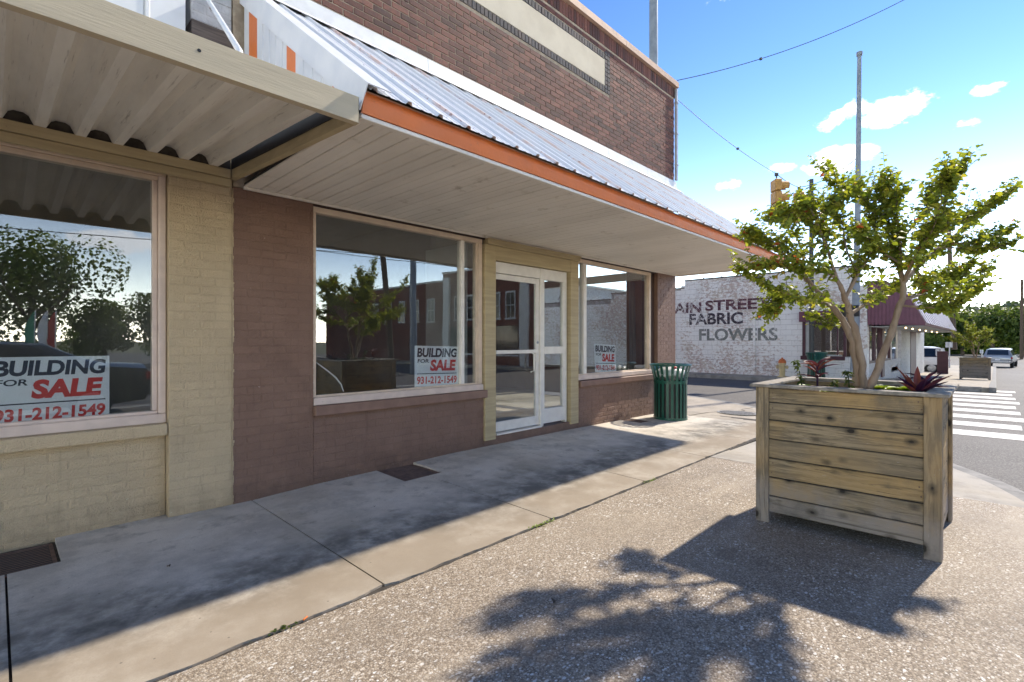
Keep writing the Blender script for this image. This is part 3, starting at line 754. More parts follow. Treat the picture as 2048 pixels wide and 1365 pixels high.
o = fr.build('panel_border', M['dark_brick'], wall, rnd=True, bevel=.002); o['kind'] = 'stuff'; o['label'] = 'dark blue-black brick border round the stucco panel'
box('stucco_panel', M['stucco'], shop, 2.62, 6.764, Y0+.004-.008, Y0+.06, 5.424, 5.838, 0)
for a, b in ((1.30,4.31),(4.316,7.33),(7.336,9.26)):
    MB().prism([(Y0-.055,6.272),(Y0-.055,6.375),(Y0-.03,6.395),(Y0+.30,6.395),(Y0+.30,6.272)], 'x', a, b).build('coping', M['coping'], shop)
ds = MB(); ds.box(9.17,9.225,Y0-.055,Y0+.0,4.46,6.24)
o = ds.build('downspout', M['pipe'], shop, bevel=.012)
for z in (4.75,5.35,5.95): box('pipe_strap', M['pipe'], o, 9.162, 9.233, Y0-.062, Y0-.003, z, z+.03, .002)
# side wall with its display window, back, roof
m = MB(); m.box(9.0,9.2,5.46,5.459+.001,0,.1)
sw_ = MB()
sw_.box(9.02,9.2,Y0+.27,5.45,-.1,6.25); sw_.box(9.02,9.2,5.45,8.0,-.1,.74); sw_.box(9.02,9.2,5.45,8.0,3.12,6.25); sw_.box(9.02,9.2,8.0,20,-.1,6.25)
sw_.build('side_wall', M['brown'], shop)
box('back_wall', M['brown'], shop, 1.36, 9.2, 20.0, 20.2, -.1, 6.25, 0)
box('roof', M['grey_roof'], shop, 1.37, 9.15, Y0+.27, 19.99, 5.9, 6.02, 0)
swd = box('side_window', M['alu'], shop, 9.09, 9.13, 5.45, 8.0, .74, .80, .002)
for (a,b,c,d) in ((5.45,5.50,.80,3.12),(7.95,8.0,.80,3.12),(6.72,6.77,.80,2.60)): box('frame', M['alu'], swd, 9.09, 9.13, a, b, c, d, .002)
box('transom', M['alu'], swd, 9.08, 9.15, 5.50, 7.95, 2.60, 2.76, .003)
box('head', M['alu'], swd, 9.09, 9.13, 5.50, 7.95, 3.07, 3.12, .002)
for (a,b) in ((5.502,6.718),(6.772,7.948)): box('pane', M['glass'], swd, 9.105, 9.111, a, b, .802, 2.598, 0)
MB().tube([(9.06,6.9,2.75),(9.02,7.25,2.30)], .008, 6).build('brace_rod', M['wire'], swd)
# interior
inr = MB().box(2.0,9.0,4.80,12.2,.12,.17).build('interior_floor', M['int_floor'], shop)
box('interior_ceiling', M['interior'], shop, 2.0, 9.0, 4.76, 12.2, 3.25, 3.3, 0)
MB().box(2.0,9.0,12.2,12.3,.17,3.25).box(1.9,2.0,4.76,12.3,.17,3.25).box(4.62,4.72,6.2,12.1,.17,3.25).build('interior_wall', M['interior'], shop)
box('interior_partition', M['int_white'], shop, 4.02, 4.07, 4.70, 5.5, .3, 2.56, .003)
cu = MB(); n = 40
for k in range(n):
    a, b = k/n, (k+1)/n
    def cp(t): return (8.62+.30*t+.0, 5.10+.05*math.sin(t*34)+.12*t)
    p, q = cp(a), cp(b); cu.add([(p[0],p[1],.9),(q[0],q[1],.9),(q[0]-.03,q[1],2.5),(p[0]-.03,p[1],2.5)], [(0,1,2,3)])
cu.build('curtain', M['curtain'], shop, smooth=True)
# painted brickwork below: piers and stall risers
def painted(name, mat, parent, x0, x1, plane, z0, z1, dp, limit, seed, bl=.203):
    w_ = box(name, {'tan': M['tan_joint'], 'brown': M['brown_joint']}.get(next((k for k in ('tan','brown') if M[k] is mat), ''), mat), parent, x0, x1, plane+.0034, plane+dp, z0, z1, .004)
    emit(brick_field(x0+.001, x1-.001, z0+.004, z1-.002, bl=bl, shift=(seed%3)*.05), w_, 'painted_brick', mat, plane, '-y', .03, limit, .0018, 'painted_brick_rest', seed, .004)
    return w_
painted('pier', M['brown'], shop, 1.355, 2.028, Y0, -.05, 2.615, .3, 110, 11)
edge = MB(); rr = random.Random(66); z = .02
while z < 2.6:
    h_ = rr.uniform(.012,.05); wd_ = max(.0015, rr.gauss(.004,.003)); edge.box(1.352, 1.3555+wd_, Y0-.0035, Y0+.002, z, min(2.6, z+h_)); z += h_
edge.build('paint_edge', M['tan'], shop)
painted('stall_riser', M['brown'], shop, 2.03, 4.15, Y0+.006, -.05, .658, .24, 100, 12)
painted('stall_riser', M['brown'], shop, 6.05, 8.47, Y0+.006, -.05, .658, .24, 60, 13)
painted('pier', M['brown'], shop, 8.472, 9.18, Y0-.02, -.08, 2.615, .28, 28, 14)
box('door_step', M['brown'], shop, 4.152, 6.048, Y0+.004, Y0+.5, -.05, .163, .006)
box('dark_jamb', M['brown_trim'], shop, 8.285, 8.47, Y0+.05, Y0+.2, .76, 2.612, .003)
box('head_board', M['brown_trim'], shop, 2.03, 8.47, Y0+.015, Y0+.26, 2.592, 2.619, .002)
box('window_ledge', M['sill'], shop, 2.03, 4.175, Y0-.045, Y0+.1, .662, .755, .006)
box('window_ledge', M['sill'], shop, 6.075, 8.466, Y0-.045, Y0+.1, .662, .752, .006)
def shop_window(x0, x1, mull, zb):
    w_ = box('window', M['cream_frame'], shop, x0, x1, Y0+.012, Y0+.1, 2.535, 2.588, .003)      # head rail
    box('jamb', M['cream_frame'], w_, x0, x0+.028, Y0+.014, Y0+.1, zb, 2.533, .003)
    box('jamb', M['cream_frame'], w_, x1-.06, x1, Y0+.014, Y0+.1, zb, 2.533, .003)
    box('jamb_bead', M['cream_frame'], w_, x1-.085, x1-.062, Y0+.03, Y0+.1, zb, 2.533, .002)
    box('bottom_rail', M['pink_frame'], w_, x0, x1, Y0-.008, Y0+.1, zb-.072, zb-.003, .004)
    box('glazing_bead', M['cream_frame'], w_, x0+.03, x1-.087, Y0+.028, Y0+.07, zb-.002, zb+.016, .002)
    box('mullion', M['alu'], w_, mull[0], mull[1], Y0+.018, Y0+.1, zb+.017, 2.532, .003)
    box('pane', M['glass'], w_, x0+.029, mull[0], Y0+.058, Y0+.064, zb+.017, 2.533, 0)
    box('pane', M['glass'], w_, mull[1], x1-.086, Y0+.058, Y0+.064, zb+.017, 2.533, 0)
    return w_
w1 = shop_window(2.032, 4.135, (3.805,3.855), .83)
w2 = shop_window(6.052, 8.283, (6.228,6.305), .835)
# the taped crack in the lower corner of the big pane
cr = MB(); cr.tube([(2.066,Y0+.054,1.16),(2.12,Y0+.054,1.12),(2.20,Y0+.054,1.06),(2.27,Y0+.054,1.0),(2.325,Y0+.054,.93),(2.35,Y0+.054,.86)], [.004,.006,.006,.007,.006,.004], 6)
cr.build('glass_crack', M['int_white'], w1)
MB().tube([(2.066,Y0+.054,2.5),(2.070,Y0+.054,1.8),(2.064,Y0+.054,1.16),(2.068,Y0+.054,.85)], .006, 6).build('sealant_bead', M['int_white'], w1)
# tan door surround
sur = box('door_surround', M['tan_board'], shop, 4.152, 4.335, Y0-.02, Y0+.1, .13, 2.532, .003)
box('post', M['tan_board'], sur, 5.862, 6.048, Y0-.02, Y0+.1, .13, 2.532, .003)
box('header', M['tan_board'], sur, 4.337, 5.86, Y0-.016, Y0+.1, 2.358, 2.532, .002)
box('cornice', M['tan_board'], sur, 4.18, 6.06, Y0-.045, Y0+.05, 2.534, 2.606, .004)
box('cornice_lip', M['tan_board'], sur, 4.17, 6.07, Y0-.058, Y0-.046, 2.575, 2.606, .002)
# aluminium door and sidelight
df = box('door_frame', M['alu'], shop, 4.337, 4.368, Y0+.03, Y0+.12, .166, 2.35, .002)
box('head', M['alu'], df, 4.370, 5.232, Y0+.032, Y0+.12, 2.212, 2.352, .003)
box('head', M['alu'], df, 5.30, 5.80, Y0+.032, Y0+.12, 2.205, 2.352, .003)
box('mullion', M['alu'], df, 5.234, 5.298, Y0+.026, Y0+.12, .166, 2.352, .003)
box('jamb', M['alu'], df, 5.802, 5.83, Y0+.035, Y0+.12, .166, 2.352, .003)
box('threshold', M['alu'], df, 4.37, 5.232, Y0-.005, Y0+.14, .165, .186, .003)
dl = box('door', M['alu'], shop, 4.372, 4.40, Y0+.05, Y0+.09, .20, 2.205, .002)
box('stile', M['alu'], dl, 5.165, 5.228, Y0+.05, Y0+.09, .20, 2.205, .002)
box('top_rail', M['alu'], dl, 4.402, 5.163, Y0+.05, Y0+.09, 2.135, 2.205, .002)
box('bottom_rail', M['alu'], dl, 4.402, 5.163, Y0+.05, Y0+.09, .20, .322, .002)
box('push_rail', M['alu'], dl, 4.39, 5.20, Y0+.028, Y0+.048, 1.185, 1.232, .004)
box('pane', M['glass'], dl, 4.402, 5.163, Y0+.066, Y0+.072, .323, 2.134, 0)
MB().tube([(5.06,Y0+.03,1.19),(5.06,Y0-.01,1.17),(5.06,Y0-.01,.95),(5.06,Y0+.05,.93)], .011, 8).build('handle', M['alu'], dl, smooth=True)
MB().lathe([(.001,0),(.018,0),(.018,.012),(.001,.014)], 12, Matrix.Translation((5.197,Y0+.05,1.33)) @ Matrix.Rotation(R(90),4,'X')).build('lock', M['pipe'], dl)
sl = box('sidelight', M['alu'], shop, 5.30, 5.335, Y0+.04, Y0+.09, .40, 2.203, .002)
box('stile', M['alu'], sl, 5.745, 5.80, Y0+.04, Y0+.09, .40, 2.203, .002)
box('rail', M['alu'], sl, 5.337, 5.743, Y0+.036, Y0+.09, 1.17, 1.27, .002)
box('kick_panel', M['alu'], sl, 5.30, 5.80, Y0+.038, Y0+.09, .20, .398, .003)
for (a,b) in ((.40,1.168),(1.272,2.203)): box('pane', M['glass'], sl, 5.337, 5.743, Y0+.06, Y0+.066, a, b, 0)

# ------------------------------------------------------------------ its white ribbed canopy
can = thing('canopy', 'white ribbed metal canopy with orange fascia and boarded soffit on the brown corner shop', 'canopy')
RY0, RZ0, RY1, RZ1 = 2.475, 2.735, 4.455, 4.262
sl_d = Vector((0, RY1-RY0, RZ1-RZ0)).normalized(); sl_n = Vector((0, -sl_d.z, sl_d.y)); sl_len = math.hypot(RY1-RY0, RZ1-RZ0)
def roof_panel(x0, x1):
    prof = []; x = x0
    while x < x1-.001:
        for dx, h in ((0,0),(.012,.020),(.034,.020),(.046,0),(.105,0),(.111,.004),(.123,.004),(.129,0),(.168,0),(.174,.004),(.186,.004),(.192,0)):
            if x+dx < x1-.002: prof.append((x+dx, h))
        x += .2286
    prof.append((x1-.002, 0))
    m = MB(); n = len(prof); rows = 4
    for j in range(rows):
        t = j/(rows-1)
        for (px, h) in prof:
            p = Vector((px, RY0, RZ0)) + sl_d*(sl_len*t) + sl_n*h; m.v.append(tuple(p))
    for j in range(rows):
        t = j/(rows-1)
        for (px, h) in prof:
            p = Vector((px, RY0, RZ0)) + sl_d*(sl_len*t) + sl_n*(h-.0025); m.v.append(tuple(p))
    for j in range(rows-1):
        for i in range(n-1):
            m.f.append((j*n+i, j*n+i+1, (j+1)*n+i+1, (j+1)*n+i)); m.r.append(0)
            q = rows*n; m.f.append((q+(j+1)*n+i, q+(j+1)*n+i+1, q+j*n+i+1, q+j*n+i)); m.r.append(0)
    q = rows*n
    for i in range(n-1):
        m.f.append((q+i, q+i+1, i+1, i)); m.r.append(0)
    return m.build('roof_panel', M['roof'], can)
x = 1.44
while x < 9.25:
    roof_panel(x, min(x+.9144, 9.32)); x += .9144
# wall flashing in lengths
fx = [1.40,3.30,5.00,6.85,8.10,9.23]
for a, b in zip(fx, fx[1:]):
    MB().prism([(Y0-.012,4.445),(Y0-.03,4.30),(Y0-.16,4.205),(Y0-.162,4.198),(Y0-.02,4.29),(Y0-.003,4.445)], 'x', a+.002, b-.002).build('flashing', M['flash'], can)
# screws along the eave
scm = MB()
xx = 1.56
while xx < 9.2:
    for t in (.03, .35, .7):
        p = Vector((xx, RY0, RZ0)) + sl_d*(sl_len*t)
        Mx = Matrix.Translation(p) @ sl_n.to_track_quat('Z','Y').to_matrix().to_4x4()
        scm.lathe([(.007,0),(.007,.004),(.003,.007)], 6, Mx)
    xx += .2286
o = scm.build('roof_screws', M['pipe'], can); o['kind'] = 'stuff'
# gable end with orange stripes and rake trim
GX = 1.43
def gz(y): return 2.735 + (y-2.50)*(RZ1-RZ0)/(RY1-RY0) - .02
gp = [(4.46,4.30),(4.30,4.19),(3.66,3.575),(3.50,3.40),(2.93,2.86),(2.76,2.70)]
stripes_y = [(4.16,4.34),(3.44,3.59),(2.747,2.903)]
ys = [4.45,4.34,4.16,3.59,3.44,2.903,2.747,2.62]
for a, b in zip(ys, ys[1:]):
    isor = any(abs(a-s[1]) < .001 for s in stripes_y)
    m = MB(); n = 1 if isor else max(1, int((a-b)/.06))
    for k in range(n):
        p, q = a-(a-b)*k/n, a-(a-b)*(k+1)/n
        off = 0 if isor else (.004 if k % 2 else 0)
        m.prism([(p,2.70),(q,2.70),(q,max(2.705,gz(q))),(p,gz(p))], 'x', GX-off, GX+.012)
    m.build('orange_stripe' if isor else 'gable_panel', M['orange'] if isor else M['white_metal'], can)
rk = MB()
a0 = Vector((GX-.012, 2.47, 2.725)); a1 = Vector((GX-.012, RY1, RZ1-.005))
for (dn0, dn1, x0, x1) in ((.028,-.115,-.010,-.004),(.028,.034,-.010,.14)):
    vs = []
    for p in (a0, a1):
        for dn in (dn0, dn1):
            for xx in (x0, x1): vs.append(p + sl_n*dn + Vector((xx,0,0)))
    rk.add(vs, [(0,1,3,2),(4,6,7,5),(0,4,5,1),(2,3,7,6),(0,2,6,4),(1,5,7,3)])
rk.build('rake_trim', M['white_metal'], can)
# fascia, edge trim, soffit boards
for a, b in ((1.432,4.45),(4.452,6.93),(6.933,9.30)):
    MB().prism([(2.535,2.742),(2.548,2.742),(2.552,2.70),(2.562,2.655),(2.566,2.632),(2.552,2.630),(2.545,2.66),(2.537,2.70)], 'x', a, b).build('fascia', M['orange'], can)
box('drip_edge', M['coping'], can, 1.432, 9.30, 2.522, 2.56, 2.7425, 2.7475, .001)
box('edge_trim', M['soffit'], can, 1.432, 9.22, 2.558, 2.60, 2.602, 2.627, .003)
box('wall_trim', M['soffit'], can, 1.43, 9.20, Y0-.035, Y0-.004, 2.605, 2.627, .002)
x = 1.438; k = 0
while x < 9.2:
    w_ = min(.1267, 9.22-x)
    if w_ < .02: break
    zz = 2.629 + random.uniform(-.0012,.0012)
    m = MB().prism([(x+.004,zz+.014),(x+.004,zz+.006),(x+.012,zz),(x+w_*.5-.004,zz),(x+w_*.5,zz+.002),(x+w_*.5+.004,zz),(x+w_-.010,zz),(x+w_-.004,zz+.006),(x+w_-.004,zz+.014)], 'y', 2.575, Y0-.012)
    m.build('soffit_board', M['soffit'], can); x += .1267; k += 1
box('soffit_backing', M['dirt'], can, 1.44, 9.21, 2.57, Y0-.006, 2.645, 2.66, 0)
box('end_fascia', M['soffit'], can, 9.222, 9.25, 2.56, Y0+.0, 2.60, 2.73, .003)
MB().prism([(2.56,2.735),(4.44,2.735),(4.44,4.17)], 'x', 9.24, 9.25).build('gable_panel', M['white_metal'], can)

# ------------------------------------------------------------------ the tan neighbour
tanb = thing('tan_shop_building', 'tan painted brick shop with large window beside the brown corner shop', 'building')
painted('pier', M['tan'], tanb, .915, 1.352, Y0, -.05, 2.69, .34, 110, 21)
painted('stall_riser', M['tan'], tanb, -4.5, .913, Y0+.094, -.08, .638, .3, 110, 22)
box('window_ledge', M['tan'], tanb, -4.5, .908, Y0+.0, Y0+.2, .64, .728, .006)
tw = box('window', M['pink_frame'], tanb, -4.5, .912, Y0+.06, Y0+.18, .73, .80, .004)
box('bead', M['pink_frame'], tw, -4.5, .86, Y0+.085, Y0+.16, .80, .822, .003)
box('jamb', M['pink_frame'], tw, .862, .910, Y0+.062, Y0+.18, .802, 2.60, .004)
box('bead', M['pink_frame'], tw, .828, .860, Y0+.09, Y0+.16, .824, 2.565, .003)
box('head', M['cream_frame'], tw, -4.5, .910, Y0+.058, Y0+.18, 2.602, 2.65, .004)
box('bead', M['cream_frame'], tw, -4.5, .860, Y0+.08, Y0+.16, 2.567, 2.60, .003)
box('jamb', M['pink_frame'], tw, -2.3, -2.22, Y0+.064, Y0+.18, .824, 2.566, .004)
box('pane', M['glass'], tw, -2.22, .827, Y0+.105, Y0+.111, .823, 2.566, 0)
box('header_board', M['tan_board'], tanb, -4.5, .914, Y0+.02, Y0+.3, 2.652, 2.70, .003)
MB().box(-4.5,1.353,Y0+.34,Y0+.5,2.69,5.6).build('upper_wall', M['white_brick'], tanb)
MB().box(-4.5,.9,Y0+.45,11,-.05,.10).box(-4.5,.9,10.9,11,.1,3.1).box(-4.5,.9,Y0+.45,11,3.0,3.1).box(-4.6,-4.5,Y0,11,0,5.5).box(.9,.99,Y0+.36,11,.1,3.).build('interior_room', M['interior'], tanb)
sx = -1.6
while sx < 1.0:
    e = min(sx+.262, 1.06)
    MB().prism([(sx+.002,Y0-.02),(sx+.012,Y0-.034),(sx+.03,Y0-.034),(sx+.036,Y0-.026),(e-.004,Y0-.026),(e-.002,Y0-.02),(e-.002,Y0+.0),(sx+.002,Y0+.0)], 'z', 2.95, 5.4).build('siding_panel', M['white_siding'], tanb); sx += .262
box('flaking_wall', M['white_brick'], tanb, 1.062, 1.352, Y0+.02, Y0+.3, 3.86, 5.5, .003)
wb = brick_field(1.064, 1.35, 3.87, 4.6)
emit(wb, bpy.data.objects['flaking_wall'], 'brick', M['white_brick'], Y0+.016, '-y', .03, 300, .003, 'brick_rest', 5)
box('weathered_board', M['old_wood'], tanb, 1.062, 1.352, Y0-.005, Y0+.2, 3.62, 3.855, .003)
box('weathered_board', M['old_wood'], tanb, 1.062, 1.352, Y0+.005, Y0+.2, 2.95, 3.61, .003)
awn = thing('corrugated_awning', 'dusty corrugated metal awning with weathered tan wooden beam over the tan shop', 'awning')
# deck: trapezoid corrugations, pitch .2, falling slightly outwards
def deck(x0, x1):
    prof = [(0,.0),(.032,.0),(.058,.060),(.082,.074),(.128,.074),(.152,.060),(.178,.0),(.2,.0)]
    P = []; x = x0
    while x < x1-.01:
        for (dx,h) in prof[:-1]:
            if x+dx <= x1: P.append((x+dx,h))
        x += .2
    m = MB(); rows = 10; n = len(P)
    for side in (0, .0015):
        for j in range(rows):
            t = j/(rows-1); y = 2.545+(4.46-2.545)*t; zb = 2.600+(2.735-2.600)*t
            for (px,h) in P:
                dent = .014*max(0, mnoise.noise(Vector((px*3.1, y*2.2, 1.7)))) if h > .04 else .006*mnoise.noise(Vector((px*3,y*2,4)))
                m.v.append((px, y, zb+h+side-dent))
    q = rows*n
    for j in range(rows-1):
        for i in range(n-1):
            m.f.append((j*n+i,(j+1)*n+i,(j+1)*n+i+1,j*n+i+1)); m.r.append(0)
            m.f.append((q+j*n+i,q+j*n+i+1,q+(j+1)*n+i+1,q+(j+1)*n+i)); m.r.append(0)
    return m.build('deck', M['corr'], awn)
deck(-4.4, 1.325)
bm_ = MB()
n = 24
for k in range(n):     # hand-sawn front beam, barely wavering
    a, b = -4.4+5.78*k/n, -4.4+5.78*(k+1)/n
    def w(t): return .004*math.sin(t*1.3)+.003*mnoise.noise(Vector((t*2,0,3)))
    bm_.add([(a,2.495,2.535+w(a)),(b,2.495,2.535+w(b)),(b,2.495,2.675+w(b)),(a,2.495,2.675+w(a)),(a,2.54,2.535+w(a)),(b,2.54,2.535+w(b)),(b,2.54,2.675+w(b)),(a,2.54,2.675+w(a))],
            [(0,1,2,3),(7,6,5,4),(3,2,6,7),(1,0,4,5)])
bm_.box(1.378,1.38,2.495,2.54,2.535,2.675)
bm_.build('front_beam', M['tan_beam'], awn)
MB().lathe([(.001,0),(.008,0),(.008,.0008),(.001,.001)], 10, Matrix.Translation((.62,2.4942,2.615)) @ Matrix.Rotation(R(90),4,'X')).build('dark_hole_disc', M['black'], awn)  # flat black disc standing in for the darkness of a small hole
MB().prism([(2.541,2.537),(2.541,2.672),(4.484,2.80),(4.484,2.665)], 'x', 1.336, 1.378).build('end_board', M['tan_board'], awn)
MB().prism([(2.541,2.60),(2.541,2.70),(4.43,2.86),(4.43,2.735)], 'x', 1.327, 1.3345).build('gap_shade_strip', M['black'], awn)  # black strip painted in for the shaded gap between deck and end board
MB().box(-4.4,1.326,4.436,4.486,2.665,2.735).build('ledger', M['tan_board'], awn, bevel=.003)
MB().box(-4.4,1.334,4.456,4.487,2.60,2.662).build('ledger_trim', M['tan_board'], awn, bevel=.003)
closure = MB().box(-4.4,1.33,4.462,4.484,2.738,2.82).build('deck_closure', M['dirt'], awn)
tag(MB().tube([(.864,2.75,2.74),(.872,2.78,2.83),(1.16,4.45,4.04)], .016, 10).build('brace_rod', M['white_metal'], None, smooth=True), 'white steel brace rod slanting from wall down to the tan wooden beam', 'brace')

# ------------------------------------------------------------------ lettering
def text_pts(body, shear=0., bold=0.):
    cu = bpy.data.curves.new('lettering', 'FONT'); cu.body = body; cu.size = 1; cu.shear = shear; cu.offset = bold
    cu.resolution_u = 4; cu.fill_mode = 'FRONT'
    o = bpy.data.objects.new('lettering_tmp', cu); col.objects.link(o)
    dg = bpy.context.evaluated_depsgraph_get()
    me = bpy.data.meshes.new_from_object(o.evaluated_get(dg))
    bpy.data.objects.remove(o); bpy.data.curves.remove(cu)
    return me
def fit_text(body, x0, x1, z0, z1, shear=0., bold=0.):
    """mesh in the plane (u,v): the letters' box fills x0..x1, z0..z1"""
    me = text_pts(body, shear, bold)
    xs = [v.co.x for v in me.vertices]; ys = [v.co.y for v in me.vertices]
    a, b, c, d = min(xs), max(xs), min(ys), max(ys)
    for v in me.vertices:
        v.co = Vector((x0+(v.co.x-a)/(b-a)*(x1-x0), z0+(v.co.y-c)/(d-c)*(z1-z0), 0))
    return me
def sale_sign(label, x0, zb, yb, lean, roll):
    W, Hh = .615, .452
    s = thing('sale_sign', label, 'sign', (x0, yb, zb), 0, 'building for sale signs')
    s.rotation_euler = (R(-lean), R(roll), 0)
    MB().box(0, W, 0, .004, 0, Hh).build('board', M['sign_white'], s, bevel=.001)
    for body, a, b, c, d, sh, bo, mt in (('BUILDING', .028, .595, .325, .43, .12, .042, 'sign_black'), ('FOR', .035, .19, .262, .305, .10, .022, 'sign_black'),
                                 ('SALE', .205, .578, .17, .300, .12, .05, 'sign_red'), ('931-212-1549', .028, .592, .026, .112, 0.04, .036, 'sign_red')):
        me = fit_text(body, a, b, c, d, sh, bo)
        for v in me.vertices: v.co = Vector((v.co.x, -.0015, v.co.y))
        link('lettering', me, M[mt], s)
    MB().box(.028,.592,-.0018,-.0008,.137,.146).build('rule_line', M['sign_black'], s, bevel=0)
sale_sign('large white building for sale sign in the tan shop window', -.035, .792, 4.625, 0, 0)
sale_sign('white building for sale sign at the right end of the brown shop main window', 3.188, .848, 4.56, 2, 1.5)
sale_sign('white building for sale sign in the window beside the green litter bin', 6.62, .858, 4.565, 5, 2.5)

# ------------------------------------------------------------------ floor vents, manhole
def grate(label, x0, x1, y0, y1, z, nbar):
    g = thing('vent_grate', label, 'grate', ((x0+x1)/2, (y0+y1)/2, z), 0, 'rusty vent grates at the foot of the walls')
    a, b = (x1-x0)/2, (y1-y0)/2
    MB().box(-a,a,-b,-b+.02,-.02,0).box(-a,a,b-.02,b,-.02,0).box(-a,-a+.02,-b+.02,b-.02,-.02,0).box(a-.02,a,-b+.02,b-.02,-.02,0).build('frame', M['iron'], g)
    for k in range(nbar):
        y = -b+.02+(2*b-.04)*(k+.5)/nbar
        MB().box(-a+.02,a-.02,y-.006,y+.006,-.022,-.003).build('bar', M['iron'], g, bevel=.002)
    MB().box(-.008,.008,-b+.02,b-.02,-.03,-.012).build('cross_bar', M['iron'], g)
    MB().box(-a-.04,a+.04,-b-.04,b+.3,-.062,-.055).build('pit_floor', M['dirt'], g)
grate('rusty vent grate set in the sidewalk at the tan wall', -.19, .27, 4.095, 4.56, -.008, 13)
grate('rusty vent grate set in the sidewalk below the brown shop main window', 2.692, 3.112, 4.0, 4.49, .030, 14)
grate('small rusty vent grate beside the green litter bin', 7.262, 7.54, 4.13, 4.49, .022, 10)
mh = thing('manhole_cover', 'round patterned iron manhole cover in the corner pavement', 'manhole', (9.86, 3.55, -.028))
mh.rotation_euler = (0, R(2.0), 0)
MB().lathe([(.001,0),(.36,0),(.36,.012),(.33,.012),(.33,.006),(.001,.006)], 36).build('ring', M['manhole'], mh)
for i in range(-7,8):
    for j in range(-7,8):
        if math.hypot(i,j)*.042 < .31: pass
kn = MB()
for i in range(-7,8):
    for j in range(-7,8):
        if math.hypot(i,j)*.042 < .30: kn.box(i*.042-.013,i*.042+.013,j*.042-.013,j*.042+.013,.006,.013)
o = kn.build('raised_studs', M['manhole'], mh); o['kind'] = 'stuff'

# ------------------------------------------------------------------ litter bin
def litter_bin(label, loc, group):
    t = thing('litter_bin', label, 'litter bin', loc, 0, group)
    def rad(z): return .272 + (.0 if z < .62 else .065*((z-.62)/.31)**1.6)
    n = 22
    for k in range(n):
        a = 2*math.pi*k/n; c, s_ = math.cos(a), math.sin(a)
        m = MB(); zs = [.03,.3,.62,.70,.78,.86,.925]
        hw = .0215
        for z in zs:
            r0 = rad(z)
            for (dr, dw) in ((0,-hw),(0,hw),(-.006,hw),(-.006,-hw)):
                m.v.append(((r0+dr)*c - dw*s_, (r0+dr)*s_ + dw*c, z))
        for i in range(len(zs)-1):
            for q in range(4): m.f.append((i*4+q, i*4+(q+1)%4, (i+1)*4+(q+1)%4, (i+1)*4+q)); m.r.append(0)
        m.f += [(3,2,1,0), tuple(4*(len(zs)-1)+q for q in range(4))]; m.r += [0,0]
        m.build('slat', M['green'], t)
    MB().lathe([(.277,0),(.281,.0),(.281,.05),(.277,.05)], 40, closed=True).build('bottom_band', M['green'], t, smooth=True)
    MB().lathe([(.262,.62),(.279,.62),(.281,.67),(.264,.67)], 40, closed=True).build('middle_band', M['green'], t, smooth=True)
    pr = [(.335+.016*math.cos(a), .932+.013*math.sin(a)) for a in [2*math.pi*i/8 for i in range(8)]]
    MB().lathe(pr, 40, closed=True).build('rim', M['green'], t, smooth=True)
    MB().lathe([(.001,.02),(.255,.02),(.25,.66),(.24,.66),(.24,.05),(.001,.05)], 28).build('liner', M['black'], t, smooth=True)
    return t
bin1 = litter_bin('dark green slatted litter bin at the corner of the brown shop', (8.07, 4.02, .012), 'green slatted litter bins')
def blob(name, mat, loc, rx, ry, rz, seed, amp=.25, parent=None, label=None, cat=None, group=None):
    bm = bmesh.new(); bmesh.ops.create_icosphere(bm, subdivisions=3, radius=1)
    for v in bm.verts:
        d = v.co.normalized(); k = 1+amp*mnoise.noise(d*2.3+Vector((seed,0,0)))+amp*.5*mnoise.noise(d*6+Vector((0,seed,0)))
        v.co = Vector((d.x*rx*k, d.y*ry*k, d.z*rz*k))
    me = bpy.data.meshes.new(name); bm.to_mesh(me); bm.free()
    me.polygons.foreach_set('use_smooth', [True]*len(me.polygons))
    o = link(name, me, mat, parent, loc)
    if label: tag(o, label, cat, group)
    return o
blob('trash_bag', M['bag'], (8.05,4.02,.79), .245, .245, .11, 3, .35, None, 'crumpled white plastic trash filling the top of the green bin', 'trash bag')
blob('food_wrapper', M['red_litter'], (7.98,3.90,.90), .05, .04, .025, 8, .4, None, 'small red wrapper on top of the bin trash', 'wrapper')

